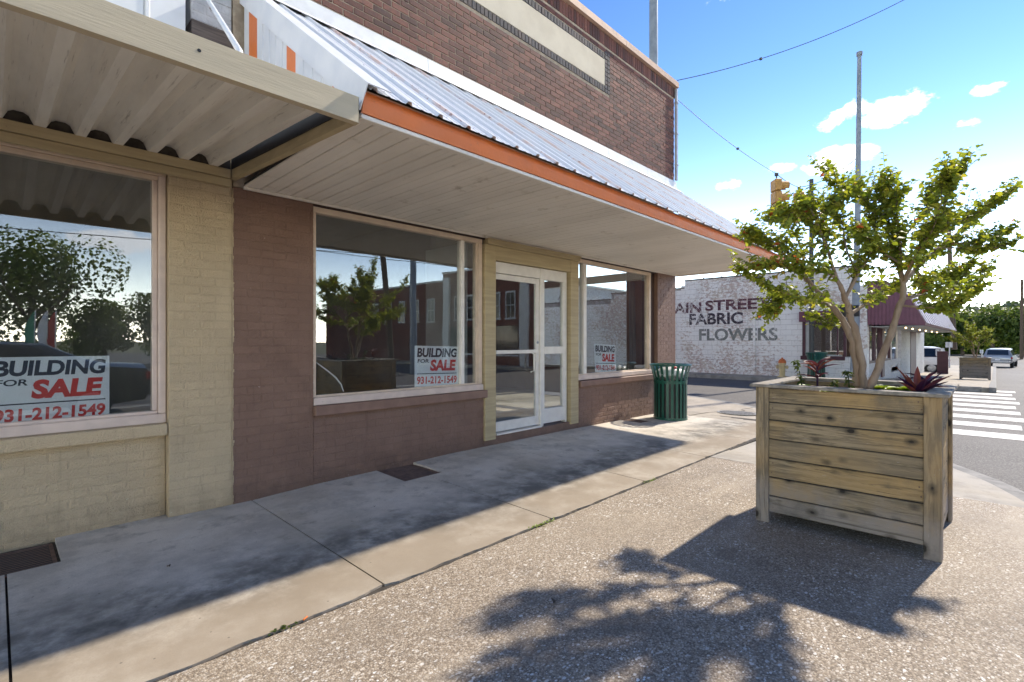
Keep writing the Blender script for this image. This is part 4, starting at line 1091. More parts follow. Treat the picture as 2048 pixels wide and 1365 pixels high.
# ------------------------------------------------------------------ planter
def planter(label, loc):
    t = thing('planter_box', label, 'planter', loc, 0, 'wooden planter boxes')
    W = 1.07; D = 1.05           # along y (front, facing -x) and along x
    zb = [.075,.198,.335,.478,.620,.760,.893,1.0]
    rr = random.Random(4)
    for (fx, nx) in ((0.0,1),(D,-1)):
        for a, b in zip(zb, zb[1:]):
            j_ = rr.uniform(-.003,.003); MB().box((fx+.022*nx if nx>0 else fx-.045)+j_, (fx+.045 if nx>0 else fx-.022)+j_, .075, W-.075, a+.003+rr.uniform(0,.002), b-.003-rr.uniform(0,.002)).build('board', M['wood'], t, bevel=.004)
    for fy in (0.0, W):
        for a, b in zip(zb, zb[1:]):
            y0, y1 = (.022,.045) if fy == 0 else (W-.045, W-.022)
            MB().box(.075, D-.075, y0, y1, a+.003, b-.003).build('board', M['wood'], t, bevel=.004)
    for (x0, dx) in ((0,1),(D,-1)):
        for (y0, dy) in ((0,1),(W,-1)):
            xa, xb = sorted((x0, x0+.022*dx)); ya, yb = sorted((y0+.0*dy, y0+.088*dy))
            MB().box(xa, xb, ya, yb, 0, 1.004).build('post', M['wood_v'], t, bevel=.003)
            xa, xb = sorted((x0+.0225*dx, x0+.098*dx)); ya, yb = sorted((y0, y0+.022*dy))
            MB().box(xa, xb, ya, yb, 0.003, 1.004).build('post', M['wood_v'], t, bevel=.003)
    for (x0,x1,y0,y1) in ((-.035,.085,-.035,W+.035),(D-.085,D+.035,-.035,W+.035),(.087,D-.087,-.035,.085),(.087,D-.087,W-.085,W+.035)):
        MB().box(x0,x1,y0,y1,1.006,1.028).build('rim_board', M['rim'], t, bevel=.004)
    nl_ = MB()
    for a, b in zip(zb, zb[1:]):
        for y in (.105, W-.105):
            for f in (.28,.72):
                zc = a+(b-a)*f+rr.uniform(-.008,.008); yc = y+rr.uniform(-.01,.01)
                nl_.lathe([(.001,0),(.0048,0),(.0048,.0014),(.001,.002)], 8, Matrix.Translation((.0222,yc,zc)) @ Matrix.Rotation(R(-90),4,'Y'))
    o = nl_.build('nail_heads', M['iron'], t); o['kind'] = 'stuff'
    MB().box(.047,D-.047,.047,W-.047,.09,.90).build('liner', M['black'], t)  # unseen black box added to block light leaking through the board gaps
    MB().box(.05,D-.05,.05,W-.05,.902,.955).build('soil', M['mulch'], t)
    ch = MB(); r2 = random.Random(9)
    for k in range(420):
        x, y = r2.uniform(.09,D-.09), r2.uniform(.09,W-.09)
        Mx = Matrix.Translation((x,y,.958+r2.uniform(0,.012))) @ Matrix.Rotation(r2.uniform(0,6.28),4,'Z') @ Matrix.Rotation(r2.uniform(-.4,.4),4,'X')
        l, w_ = r2.uniform(.012,.032), r2.uniform(.006,.012); ch.cur = r2.random(); ch.box(-l,l,-w_,w_,0,.005,Mx)
    o = ch.build('mulch_chips', M['mulch'], t); o['kind'] = 'stuff'
    return t
PL = (4.0, .235, 0.0)
p1 = planter('weathered wooden planter box with knotty boards in the foreground', PL)
p2 = copy_tree(p1); p2.location = (31.5, .17, -.45); p2['label'] = 'distant wooden planter box across the side street'

# ------------------------------------------------------------------ plants
def leaf_shape(ln, wd, fold=.15, curl=.12):
    vs = [(0,0,0),(ln*.22,wd*.42,fold*wd),(ln*.22,-wd*.42,fold*wd),(ln*.55,wd*.5,fold*wd-curl*ln*.3),(ln*.55,-wd*.5,fold*wd-curl*ln*.3),(ln*.5,0,-curl*ln*.2),(ln,0,-curl*ln)]
    fs = [(0,5,1),(0,2,5),(1,5,3),(2,4,5),(3,5,6),(4,6,5)]
    return [Vector(v) for v in vs], fs
_lm = {}
def leaf_mesh(mat, ln, wd, v):
    key = (mat.name, ln, wd, v)
    if key in _lm: return _lm[key]
    rr = random.Random(v); m = MB(); m.cur = min(1., max(0., rr.gauss(.42,.24))) if v != 9 else 1.0
    vs, fs = leaf_shape(ln*rr.uniform(.85,1.15), wd*rr.uniform(.85,1.1), rr.uniform(.05,.35), rr.uniform(0,.3)); m.add(vs, fs)
    me = m.mesh('leaf', rnd=True); me.materials.append(mat); _lm[key] = me; return me
def orient(d, up, rr, roll=.5):
    d = d.normalized(); s = d.cross(up)
    if s.length < 1e-3: s = d.cross(Vector((1,0,0)))
    s.normalize(); u = s.cross(d)
    Mx = Matrix((d, -s, u)).transposed().to_4x4()
    return Mx @ Matrix.Rotation(rr.uniform(-roll,roll),4,'X')
def px3(px, py, dep):          # a point at camera depth dep that projects to a photo pixel; used once, to lay out the limbs
    A = R(44.04); u, v = (px-1024)/1001., (683-py)/1001.
    return Vector((dep*(math.cos(A)+u*math.sin(A)), dep*(math.sin(A)-u*math.cos(A)), CAM_Z+v*dep))
def crepe_myrtle(label, with_parts=True):
    t = thing('crepe_myrtle_tree', label, 'tree', (4.52, .72, .955), 0, 'crepe myrtles in planters')
    org = Vector(t.location); rr = random.Random(21)
    D = 3.76
    trunks = [ # (pixel x, pixel y, depth, radius)
        [(1716,772,3.80,.030),(1708,700,3.82,.029),(1690,650,3.86,.027),(1662,612,3.90,.024),(1640,588,3.94,.020),(1610,560,4.02,.014)],
        [(1727,775,3.74,.031),(1722,715,3.72,.029),(1708,655,3.70,.027),(1696,618,3.68,.023),(1686,585,3.62,.019),(1674,560,3.56,.015),(1640,528,3.46,.010)],
        [(1738,776,3.78,.034),(1762,720,3.80,.031),(1786,655,3.84,.028),(1803,600,3.86,.026),(1806,565,3.88,.022)],
    ]
    limbs = [
        [(1806,565,3.88,.020),(1803,530,3.84,.015),(1802,480,3.78,.011),(1800,430,3.74,.008),(1795,360,3.70,.004)],
        [(1806,568,3.88,.019),(1832,535,3.96,.015),(1868,500,4.05,.012),(1900,470,4.15,.009),(1960,420,4.3,.006),(2040,345,4.4,.003)],
        [(1806,566,3.88,.016),(1828,520,3.72,.012),(1855,475,3.55,.010),(1885,430,3.42,.007),(1915,340,3.32,.003),(1932,300,3.30,.002)],
        [(1700,628,3.70,.014),(1735,600,3.80,.011),(1775,570,3.95,.008),(1800,545,4.1,.006)],
        [(1690,600,3.64,.013),(1715,545,3.7,.011),(1740,500,3.78,.009),(1750,440,3.84,.006),(1735,380,3.86,.004),(1665,325,3.9,.002)],
        [(1660,612,3.90,.013),(1640,600,3.75,.010),(1590,585,3.6,.007),(1530,560,3.5,.005),(1465,520,3.42,.003)],
        [(1640,588,3.94,.012),(1600,540,4.05,.009),(1560,500,4.1,.007),(1520,470,4.12,.005),(1488,458,4.15,.003)],
        [(1610,560,4.02,.010),(1600,500,4.1,.008),(1570,440,4.15,.005),(1530,412,4.15,.003)],
        [(1674,560,3.56,.012),(1650,490,3.48,.009),(1630,440,3.44,.007),(1605,390,3.44,.004),(1560,395,3.46,.002)],
        [(1686,585,3.62,.010),(1660,545,3.50,.008),(1610,530,3.38,.006),(1560,520,3.30,.004),(1500,512,3.28,.002)],
        [(1803,600,3.86,.012),(1850,585,3.95,.008),(1900,570,4.05,.006),(1950,555,4.1,.004),(1995,520,4.15,.002)],
        [(1803,612,3.86,.010),(1845,610,3.75,.007),(1890,605,3.66,.005),(1925,590,3.6,.003),(1960,560,3.6,.002)],
        [(1868,500,4.05,.009),(1920,480,4.1,.006),(1970,470,4.12,.004),(2030,440,4.15,.002)],
        [(1802,480,3.78,.008),(1840,430,3.82,.006),(1870,380,3.86,.004),(1880,350,3.88,.002)],
        [(1750,440,3.84,.006),(1780,400,3.9,.004),(1760,345,3.95,.002)],
        [(1855,475,3.55,.007),(1900,450,3.45,.005),(1960,410,3.4,.003),(2010,370,3.38,.002)],
        [(1630,440,3.44,.006),(1650,400,3.40,.004),(1690,350,3.38,.002)],
        [(1715,545,3.7,.008),(1690,490,3.8,.006),(1680,430,3.9,.004),(1660,390,3.95,.002)],
        [(1640,588,3.94,.007),(1600,590,4.1,.005),(1550,580,4.2,.003),(1520,590,4.25,.002)],
        [(1803,530,3.84,.008),(1770,500,3.62,.006),(1745,470,3.45,.004),(1720,440,3.36,.002)],
        [(1832,535,3.96,.007),(1850,550,4.15,.005),(1880,540,4.3,.003),(1930,520,4.4,.002)],
        [(1690,650,3.86,.006),(1665,640,3.95,.004),(1630,615,4.05,.002)],
    ]
    more = []
    for li, pts in enumerate(limbs):
        if li % 2: continue
        dx, dy, dz = rr.uniform(-34,34), rr.uniform(-26,30), rr.choice((-1,1))*rr.uniform(.08,.24)
        n_ = len(pts); more.append([(a+dx*(i/(n_-1)), b+dy*(i/(n_-1)), c+dz*(i/(n_-1)), max(.0015, r_*.6)) for i, (a,b,c,r_) in enumerate(pts)])
    limbs += more
    cxp, cyp = 1755, 560
    limbs = [[pts[0]]+[(cxp+(a-cxp)*(1-.10*i/(len(pts)-1)), b+(22+.14*max(0,480-b))*i/(len(pts)-1), c, r_) for i, (a,b,c,r_) in enumerate(pts) if i] for pts in limbs]
    tr = MB(); leaves = []
    def rngtube(pts, kids=True, twig=True):
        P = catmull([px3(a,b,c)-org for (a,b,c,r_) in pts], 4)
        rad = []
        for i in range(len(pts)-1):
            for k in range(4): rad.append(pts[i][3]+(pts[i+1][3]-pts[i][3])*k/4)
        rad.append(pts[-1][3])
        wob = [p+Vector((rr.uniform(-1,1),rr.uniform(-1,1),0))*min(.008,r_*.25) for p, r_ in zip(P, rad)]
        return wob, rad
    mains = []
    for pts in trunks:
        P, rad = rngtube(pts); rad = [r_*.86*(1+.10*math.sin(i*1.9)) for i, r_ in enumerate(rad)]
        mb = MB().tube(P, rad, 10); mains.append(mb)
    limb_mb = MB(); twig_mb = MB()
    def spray(base, dirv, ln, nleaf):
        P = [base]; d = dirv.normalized()
        for k in range(5):
            d = (d+Vector((rr.uniform(-.16,.16),rr.uniform(-.16,.16),.07+rr.uniform(-.08,.1)))).normalized(); P.append(P[-1]+d*ln/5)
        twig_mb.tube(P, [.0026,.0022,.0018,.0015,.0012,.0008], 4, False)
        for k in range(nleaf):
            f = (k+.6)/nleaf*4.99; i = int(f); p = P[i].lerp(P[i+1], f-i); dd = (P[i+1]-P[i]).normalized()
            side = dd.cross(Vector((0,0,1))); side = side.normalized() if side.length > 1e-3 else Vector((1,0,0))
            s_ = 1 if k % 2 else -1
            ld = (dd*rr.uniform(.15,.7)+side*s_*rr.uniform(.6,1.)+Vector((0,0,rr.uniform(-.9,.15)))).normalized()
            up = (Vector((0,0,1))+Vector((rr.uniform(-.7,.7),rr.uniform(-.7,.7),0)))
            leaves.append((p, ld, up, rr.choice((.028,.036,.044,.052,.060))*rr.uniform(.85,1.12)*(1-.3*(k/nleaf))))
    for li, pts in enumerate(limbs):
        P, rad = rngtube(pts); limb_mb.tube(P, rad, 7)
        n = len(P)
        for i in range(3, n):
            fr_ = i/(n-1)
            d = (P[i]-P[i-1]).normalized()
            cnt = 2 if fr_ < .35 else 3
            for q in range(cnt):
                side = Vector((rr.gauss(0,1),rr.gauss(0,1),rr.gauss(.15,.55))).normalized()
                spray(P[i], d*(.55+.7*fr_)+side*.9, rr.uniform(.11,.24)*(1.05-.25*fr_), rr.randint(8,13))
        spray(P[-1], P[-1]-P[-3], rr.uniform(.16,.26), 12)
        spray(P[-1], (P[-1]-P[-3]).normalized()+Vector((rr.uniform(-.6,.6),rr.uniform(-.6,.6),.2)), rr.uniform(.12,.2), 9)
    for mb in mains: mb.build('trunk', M['bark'], t, smooth=True)
    limb_mb.build('branches', M['bark'], t, smooth=True)
    crown = twig_mb.build('crown', M['bark_dark'], t); crown['kind'] = 'stuff'
    camrel = Vector((0,0,CAM_Z))-org
    leaves.sort(key=lambda L_: (L_[0]-camrel).length)
    rest = MB()
    step = 1 if not with_parts else 1
    for i, (p, ld, up, ln) in enumerate(leaves):
        if with_parts and i < 300:
            v = rr.randrange(9) if rr.random() > .015 else 9
            o = bpy.data.objects.new('leaf', leaf_mesh(M['leaf'], .046, .036, v)); col.objects.link(o); o.parent = crown
            o.matrix_local = Matrix.Translation(p) @ orient(ld, up, rr) @ Matrix.Scale(ln/.046, 4)
        else:
            rest.cur = min(.96, max(0, rr.gauss(.42,.24))) if rr.random() > .006 else 1.0
            vs, fs = leaf_shape(ln, ln*.80, rr.uniform(.05,.35), rr.uniform(0,.3)); Mx = Matrix.Translation(p) @ orient(ld, up, rr)
            rest.add([Mx @ v for v in vs], fs)
    me = rest.mesh('foliage', rnd=True); o = link('foliage', me, M['leaf'], crown); o['kind'] = 'stuff'
    return t, len(leaves)
tree1, nl = crepe_myrtle('multi-stemmed crepe myrtle tree growing in the foreground planter')
print('leaves', nl)
tree2 = tree1.copy(); col.objects.link(tree2)
for ch in tree1.children:
    c = ch.copy(); col.objects.link(c); c.parent = tree2
    if ch.name.startswith('crown'):
        for g in ch.children:
            if g.name.startswith('foliage'): q = g.copy(); col.objects.link(q); q.parent = c
tree2.location = (32.05, .68, .505); tree2.rotation_euler = (0,0,R(65)); tree2.scale = (.95,.95,.95)
tree2['label'] = 'small crepe myrtle tree in the distant planter across the side street'

def rosette(name, label, cat, loc, mat, n, ln, wd, upw, seed, group=None, droop=.12, stem=0.):
    t = thing(name, label, cat, loc, 0, group); rr = random.Random(seed)
    if stem: MB().tube([(0,0,-.02),(0.005,0,stem*.6),(0,.004,stem)], [.009,.007,.006], 6).build('stem', mat, t, smooth=True)
    for k in range(n):
        a = k*2.4+rr.uniform(-.3,.3); e = upw*rr.uniform(.55,1.25)
        d = Vector((math.cos(a)*math.cos(e), math.sin(a)*math.cos(e), math.sin(e)))
        L_ = ln*rr.uniform(.65,1.15); m = MB(); m.cur = rr.random()*.95
        side = d.cross(Vector((0,0,1))).normalized(); u = side.cross(d)
        prof = [(0,.35),(.2,.85),(.45,1.),(.7,.72),(.88,.36),(1,.03)]
        for (s_, w_) in prof:
            c = d*L_*s_ + u*(-.0) + Vector((0,0,-droop*L_*s_*s_)); hw = wd*w_/2
            m.v += [tuple(c-side*hw+u*hw*.55), tuple(c), tuple(c+side*hw+u*hw*.55)]
        for i in range(len(prof)-1):
            b = i*3
            m.f += [(b,b+1,b+4,b+3),(b+1,b+2,b+5,b+4)]; m.r += [m.cur]*2
        h0 = stem*rr.uniform(.25,1.0)
        m.v = [(x,y,z+h0) for (x,y,z) in m.v]
        m.build('leaf', mat, t, rnd=True)
    return t
SZ = .957
gp_ = 'plants in the foreground planter'
rosette('purple_heart_plant', 'upright purple and red leaved plant at the left back of the planter', 'plant', (4.72,1.06,SZ), M['purple_leaf'], 15, .19, .044, .7, 3, gp_, .3, .20)
rosette('purple_heart_plant', 'dark purple spiky plant at the right front corner of the planter', 'plant', (4.30,.38,SZ), M['purple_leaf'], 16, .23, .042, 1.0, 5, gp_, .1, .04)
rosette('purple_heart_plant', 'sprawling reddish purple plant hanging over the right rim of the planter', 'plant', (4.60,.36,SZ), M['purple_leaf'], 14, .22, .04, .7, 8, gp_, .35, .11)
for i, (x,y,s,lb) in enumerate(((4.86,.66,.12,'bright lime green leafy plant behind the slanting trunk'),(4.84,.52,.125,'lime green lettuce-like plant between trunk and purple plant'),(4.30,.90,.085,'small lime green seedling near the left front of the planter'),(4.62,1.14,.09,'pale green seedling in the left corner of the planter'))):
    rosette('lime_plant', lb, 'plant', (x,y,SZ), M['lime_leaf'], 10, s, s*.75, .55, 30+i, gp_, .2)
def herb(label, loc, h, n, seed, lean):
    t = thing('leafy_herb', label, 'plant', loc, 0, gp_); rr = random.Random(seed)
    P = [Vector((lean[0]*k/5*(k/5), lean[1]*k/5*(k/5), h*k/5 - (.03 if k == 5 else 0))) for k in range(6)]
    MB().tube(P, [.006,.005,.004,.004,.003,.002], 5).build('stem', M['herb_leaf'], t)
    for k in range(n):
        f = rr.uniform(.3,4.9); i = int(f); p = P[i].lerp(P[i+1], f-i); a = rr.uniform(0,6.28)
        o = bpy.data.objects.new('leaf', leaf_mesh(M['herb_leaf'], .046, .024, rr.randrange(9))); col.objects.link(o); o.parent = t
        o.matrix_local = Matrix.Translation(p) @ orient(Vector((math.cos(a),math.sin(a),rr.uniform(-.8,.1))), Vector((0,0,1)), rr)
herb('drooping tall green herb in the left corner of the planter', (4.50,1.12,SZ), .27, 44, 4, (.02,.06))
herb('small leafy herb at the foot of the upright trunks', (4.40,.78,SZ), .20, 40, 6, (.01,.02))
herb('low leafy herb between trunk and rim', (4.46,.90,SZ), .12, 24, 9, (.02,-.02))
# tufts growing in the pavement joint
def tuft(label, x, y, seed, mat, ln=.03, n=26):
    rr = random.Random(seed); m = MB()
    for k in range(n):
        m.cur = rr.random(); p = Vector((x+rr.gauss(0,.055), y+rr.gauss(0,.008), 0)); a = rr.uniform(0,6.28)
        vs, fs = leaf_shape(ln*rr.uniform(.5,1.1), ln*.35); Mx = Matrix.Translation(p) @ orient(Vector((math.cos(a),math.sin(a),rr.uniform(.1,.7))), Vector((0,0,1)), rr); m.add([Mx @ v for v in vs], fs)
    o = m.build('weed_tuft', mat, None, rnd=True); tag(o, label, 'weed', 'weeds in the pavement joint', 'stuff')
tuft('low green weed in the long pavement joint nearest the camera', .95, 2.405, 1, M['herb_leaf'])
tuft('dry yellowish weed at the second slab joint', 2.80, 2.40, 2, M['lime_leaf'], .035, 40)
tuft('dry weed at the third slab joint', 4.40, 2.40, 3, M['lime_leaf'], .03, 24)
for lb, x, y, s, a in (('fallen dry leaf lying on the aggregate pavement',1.98,1.62,.035,.4),('small dark leaf scrap on the sidewalk slab beside the grate',2.1,3.55,.02,1.2),('curled leaf scrap on the slab before the tan wall',.72,3.5,.02,2.),('leaf scrap on the slab before the door',5.0,3.4,.025,.8)):
    m = MB(); m.cur = .0; vs, fs = leaf_shape(s*1.4, s, .5, .2); Mx = Matrix.Translation((x,y,.012+zf(x)*max(0,(y-2.41)/2.08))) @ Matrix.Rotation(a,4,'Z'); m.add([Mx @ v for v in vs], fs)
    tag(m.build('fallen_leaf', M['bark_dark'], None, rnd=True), lb, 'leaf', 'leaf scraps on the pavement')
tag(MB().tube([(1.035,2.40,.006),(1.06,2.412,.008)], .004, 8).build('cigarette_end', M['orange'], None), 'orange cigarette end in the pavement joint by the green weed', 'cigarette end')

# ------------------------------------------------------------------ the painted shop across the side street
def peel_mat(name, base, base2, under, amount):
    m, N, L, b = newmat(name); co = coords(N, L, 'World')
    c = mixc(N, L, rng(N, L, noise(N, L, co, 1.6, 6, .6), .35,.7), base, base2)
    c = mixc(N, L, rng(N, L, attr(N), 0, 1, 0, .25), c, tuple(x*.85 for x in base))
    patch = rng(N, L, noise(N, L, co, .55, 4, .6), .38,.66)
    f1 = mth(N, L, 'ADD', noise(N, L, co, 10, 10, .74, stretch=(1,.7,1.3)), mth(N, L, 'MULTIPLY', patch, .15))
    u = ramp(N, L, noise(N, L, co, 2.2, 5, .6), [(.3,(.16,.125,.11)),(.48,under),(.62,(.42,.33,.24)),(.75,(.28,.17,.14))])
    c = mixc(N, L, rng(N, L, f1, amount, amount+.06, 0, .75), c, u)
    c = mixc(N, L, rng(N, L, noise(N, L, co, 1.3, 5, .6, stretch=(1,3,.35)), .6,.8,0,.35), c, (.25,.24,.23))
    L.new(c, b.inputs['Base Color']); b.inputs['Roughness'].default_value = .75
    n1 = bump(N, L, b, f1, .4, .01); bump(N, L, b, noise(N, L, co, 40, 5, .6), .3, .006, n1); return m
M['peel'] = peel_mat('peeling_white_block_paint', (.78,.77,.75), (.71,.70,.68), (.40,.26,.21), .59)
M['block_joint'] = pm('block_joint', (.36,.36,.37), (.22,.20,.19), 3, .9, .3, 30, space='World')
def worn_paint(name, c, amount, dens):
    m, N, L, b = newmat(name); co = coords(N, L, 'World')
    k = mixc(N, L, rng(N, L, noise(N, L, co, 2.5, 6, .65), .35,.7), c, tuple(min(1,x*1.5+.02) for x in c))
    L.new(k, b.inputs['Base Color']); b.inputs['Roughness'].default_value = .8
    peel = rng(N, L, mth(N, L, 'ADD', noise(N, L, co, 9, 10, .74), mth(N, L, 'MULTIPLY', rng(N, L, noise(N, L, co, .8, 4, .6), .35,.65), .16)), amount, amount+.05)
    sp = N.new('ShaderNodeSeparateXYZ'); L.new(co, sp.inputs[0])
    fz = mth(N, L, 'FRACT', mth(N, L, 'DIVIDE', mth(N, L, 'ADD', sp.outputs['Z'], .02), .2))
    joint = mth(N, L, 'GREATER_THAN', fz, .945)
    fy = mth(N, L, 'FRACT', mth(N, L, 'ADD', mth(N, L, 'DIVIDE', mth(N, L, 'SUBTRACT', sp.outputs['Y'], 3.56), .401), mth(N, L, 'MULTIPLY', mth(N, L, 'FRACT', mth(N, L, 'MULTIPLY', mth(N, L, 'FLOOR', mth(N, L, 'DIVIDE', mth(N, L, 'ADD', sp.outputs['Z'], .02), .2)), .5)), 1.0)))
    joint = mth(N, L, 'MAXIMUM', joint, mth(N, L, 'GREATER_THAN', fy, .98))
    gone = mth(N, L, 'MAXIMUM', mth(N, L, 'MULTIPLY', peel, .92), mth(N, L, 'MULTIPLY', joint, .75))
    L.new(mth(N, L, 'MULTIPLY', mth(N, L, 'SUBTRACT', 1.0, gone), dens), b.inputs['Alpha']); return m
M['let_plum'] = worn_paint('faded_plum_lettering', (.085,.028,.042), .66, .95)
M['let_black'] = worn_paint('faded_black_lettering', (.040,.030,.045), .645, .95)
M['let_grey'] = worn_paint('faded_grey_lettering', (.17,.18,.17), .64, .85)
FX = 21.0
fab = thing('painted_block_building', 'white painted block shop with faded painted lettering across the side street', 'building')
fw = MB()
for (y0,y1,zt) in ((3.55,5.12,.80),(3.55,5.12,0),(5.12,9.79,3.97),(9.79,13.53,3.645),(13.53,18,3.37)):
    if zt == 0: fw.box(FX+.005,FX+.25,3.55,5.12,2.08,3.97)
    else: fw.box(FX+.005,FX+.25,y0,y1,-.2,zt-.003)
fwo = fw.build('block_wall', M['block_joint'], fab)
bl = []
for b in brick_field(3.56, 17.9, -.02, 3.965, bl=.394, bh=.193, gap=.007, holes=[(3.4,5.12,.80,2.08)]):
    y, z, ln, h = b
    top = 3.97 if y < 9.79 else 3.645 if y < 13.53 else 3.37
    if z+h/2 <= top: bl.append(b)
emit(bl, fwo, 'block', M['peel'], FX, '-x', .05, 300, .002, 'block_rest', 31, .004)
for (y0,y1,zt) in ((3.2,9.80,3.97),(9.802,13.54,3.645),(13.542,18,3.37)): 
    MB().box(FX-.04,FX+.28,y0,y1,zt,zt+.045).build('parapet_cap', M['dark_pole'], fab)
    yy = y0+.4
    while yy < y1-.2: box('cap_clip', M['dark_pole'], fab, FX-.045, FX+.0, yy, yy+.05, zt+.046, zt+.075, .002); yy += .76
box('conduit', M['peel'], fab, FX-.05, FX-.001, 6.86, 6.95, .1, 2.45, .008)
def wall_text(body, ya, yb, z0, z1, mat, bold=.03, parent=None):
    me = fit_text(body, 0, 1, 0, 1, 0, bold)
    for v in me.vertices: v.co = Vector((FX-.0045, ya+(yb-ya)*v.co.x, z0+(z1-z0)*v.co.y))
    link('lettering', me, mat, fwo)
wall_text('MAIN', 10.80, 9.05, 2.56, 3.01, M['let_plum'])
wall_text('STREET', 8.88, 6.32, 2.62, 3.06, M['let_plum'])
wall_text('FABRIC', 9.58, 7.34, 2.04, 2.53, M['let_black'])
wall_text('&', 6.86, 6.62, 2.16, 2.46, M['let_grey'])
wall_text('FLOWERS', 9.15, 6.05, 1.36, 1.87, M['let_grey'])
# window on the side
wd = box('side_window', M['plum_dark'], fab, FX-.03, FX+.1, 5.10, 5.20, .80, 2.06, .004)
box('sill', M['plum_dark'], wd, FX-.08, FX+.1, 3.85, 5.25, .66, .80, .006)
box('inner_frame', M['int_white'], wd, FX+.0, FX+.08, 4.98, 5.098, .83, 2.055, .003)
box('inner_frame', M['int_white'], wd, FX+.0, FX+.08, 3.95, 4.976, .803, .85, .003)
box('frame', M['plum_dark'], wd, FX-.03, FX+.1, 3.82, 3.90, .80, 2.06, .004)
box('mullion', M['plum_dark'], wd, FX-.01, FX+.08, 4.06, 4.10, .85, 2.055, .002)
box('pane', M['glass'], wd, FX+.05, FX+.056, 3.9, 4.98, .85, 2.055, 0)
box('fascia_box', M['purple'], fab, FX-.12, FX+.0, 3.9, 5.29, 2.065, 2.44, .006)
ib = brick_field(3.0, 9.0, .0, 3.0, bl=.21)
box('interior_wall', M['reflected_brick'], fab, FX+3.2, FX+3.3, 3.4, 11, -.1, 3.3, 0)  # wall coloured like the brick shop reflected in the pane before it
box('interior_floor', M['int_floor'], fab, FX+.26, FX+18, 3.5, 11, -.1, .02, 0)
# corner pier and street front
pr = painted('corner_pier', M['peel'], fab, FX-.01, FX+.34, 3.2, -.1, 3.3, .36, 40, 41, .2)
emit(brick_field(3.21, 3.55, -.08, 3.3), pr, 'painted_brick', M['peel'], FX-.016, '-x', .03, 60, .003, 'painted_brick_rest', 42)
ft = MB(); ft.box(FX+.35,29.6,3.22,3.46,-1,.55); ft.box(29.6,40,3.2,3.46,-1.2,2.2); ft.box(FX+.35,40,3.22,3.46,1.98,3.3); ft.box(39.7,40,3.46,16,-1.2,3.3)
ft.build('front_wall', M['white_brick'], fab)
emit([b for b in brick_field(29.62, 39.9, -.7, 1.95, bl=.4, bh=.09, gap=.012) ], fab, 'course_brick', M['white_brick'], 3.192, '-y', .03, 120, .003, 'course_brick_rest', 44)
for (a,b) in ((21.4,22.6),(22.7,23.9),(24.5,26.3)):
    wf = box('front_window', M['plum_dark'], fab, a, b, 3.2, 3.3, .55, .63, .003)
    for (c,d) in ((a,a+.07),(b-.07,b)): box('frame', M['plum_dark'], wf, c, d, 3.2, 3.3, .632, 1.978, .003)
    box('pane', M['glass'], wf, a+.07, b-.07, 3.25, 3.256, .632, 1.978, 0)
box('pilaster', M['plum_dark'], fab, 23.92, 24.48, 3.16, 3.4, -.05, 1.978, .004)
fd = box('front_door', M['alu'], fab, 26.7, 26.8, 3.22, 3.28, .02, 1.97, .003)
box('stile', M['alu'], fd, 28.5, 28.62, 3.22, 3.28, .02, 1.97, .003); box('rail', M['alu'], fd, 26.8, 28.5, 3.22, 3.28, .02, .22, .003)
box('pane', M['glass'], fd, 26.8, 28.5, 3.25, 3.256, .22, 1.97, 0)
box('brown_door', M['plum_dark'], fab, 33.0, 35.4, 3.17, 3.19, -.5, 1.9, .004)
cav = thing('plum_awning', 'plum metal mansard awning along the white shop front', 'awning')
sec = [(3.18,1.95),(1.66,1.86),(1.64,1.93),(2.1,2.88),(2.7,3.42),(3.18,3.42)]
MB().prism([(2.1,2.885),(1.635,1.93),(1.60,1.93),(2.07,2.92)], 'x', FX-.02, 38).build('sloping_roof', M['plum_roof'], cav)
k = 0; xx = FX+.3
while xx < 38:
    MB().prism([(2.11,2.935),(1.615,1.93),(1.585,1.93),(2.08,2.96)], 'x', xx, xx+.05).build('standing_seam', M['plum_roof'], cav); xx += .9
MB().prism(sec, 'x', FX+.0, 37.98).build('core', M['purple'], cav)
yy = 1.75
while yy < 3.15:      # ribbed end sheet
    zt = 1.93+(yy-1.64)*(2.88-1.93)/.46 if yy < 2.1 else min(3.42, 2.88+(yy-2.1)*.9)
    MB().box(FX-.02,FX-.001,yy,yy+.075,1.90,zt-.02).build('end_rib', M['purple'], cav, bevel=.003); yy += .105
box('soffit', M['int_white'], cav, FX+.02, 37.9, 1.7, 3.16, 1.84, 1.855, 0)
for x in (22.5, 24.5, 27.0, 29.5, 32.5, 35.5):
    l_ = MB().lathe([(.001,0),(.025,.005),(.03,.03),(.015,.05)], 10, Matrix.Translation((x,2.3,1.79)))
    l_.build('bulb', M['lamp_glow'], cav, smooth=True)
back = thing('distant_white_building', 'weathered white brick building far up the side street', 'building')
box('wall', M['white_brick'], back, 26, 34, 19.5, 30, -.2, 4.9, 0)
box('coping', M['opp_white'], back, 25.9, 34.1, 19.4, 30.1, 4.903, 5.03, 0)

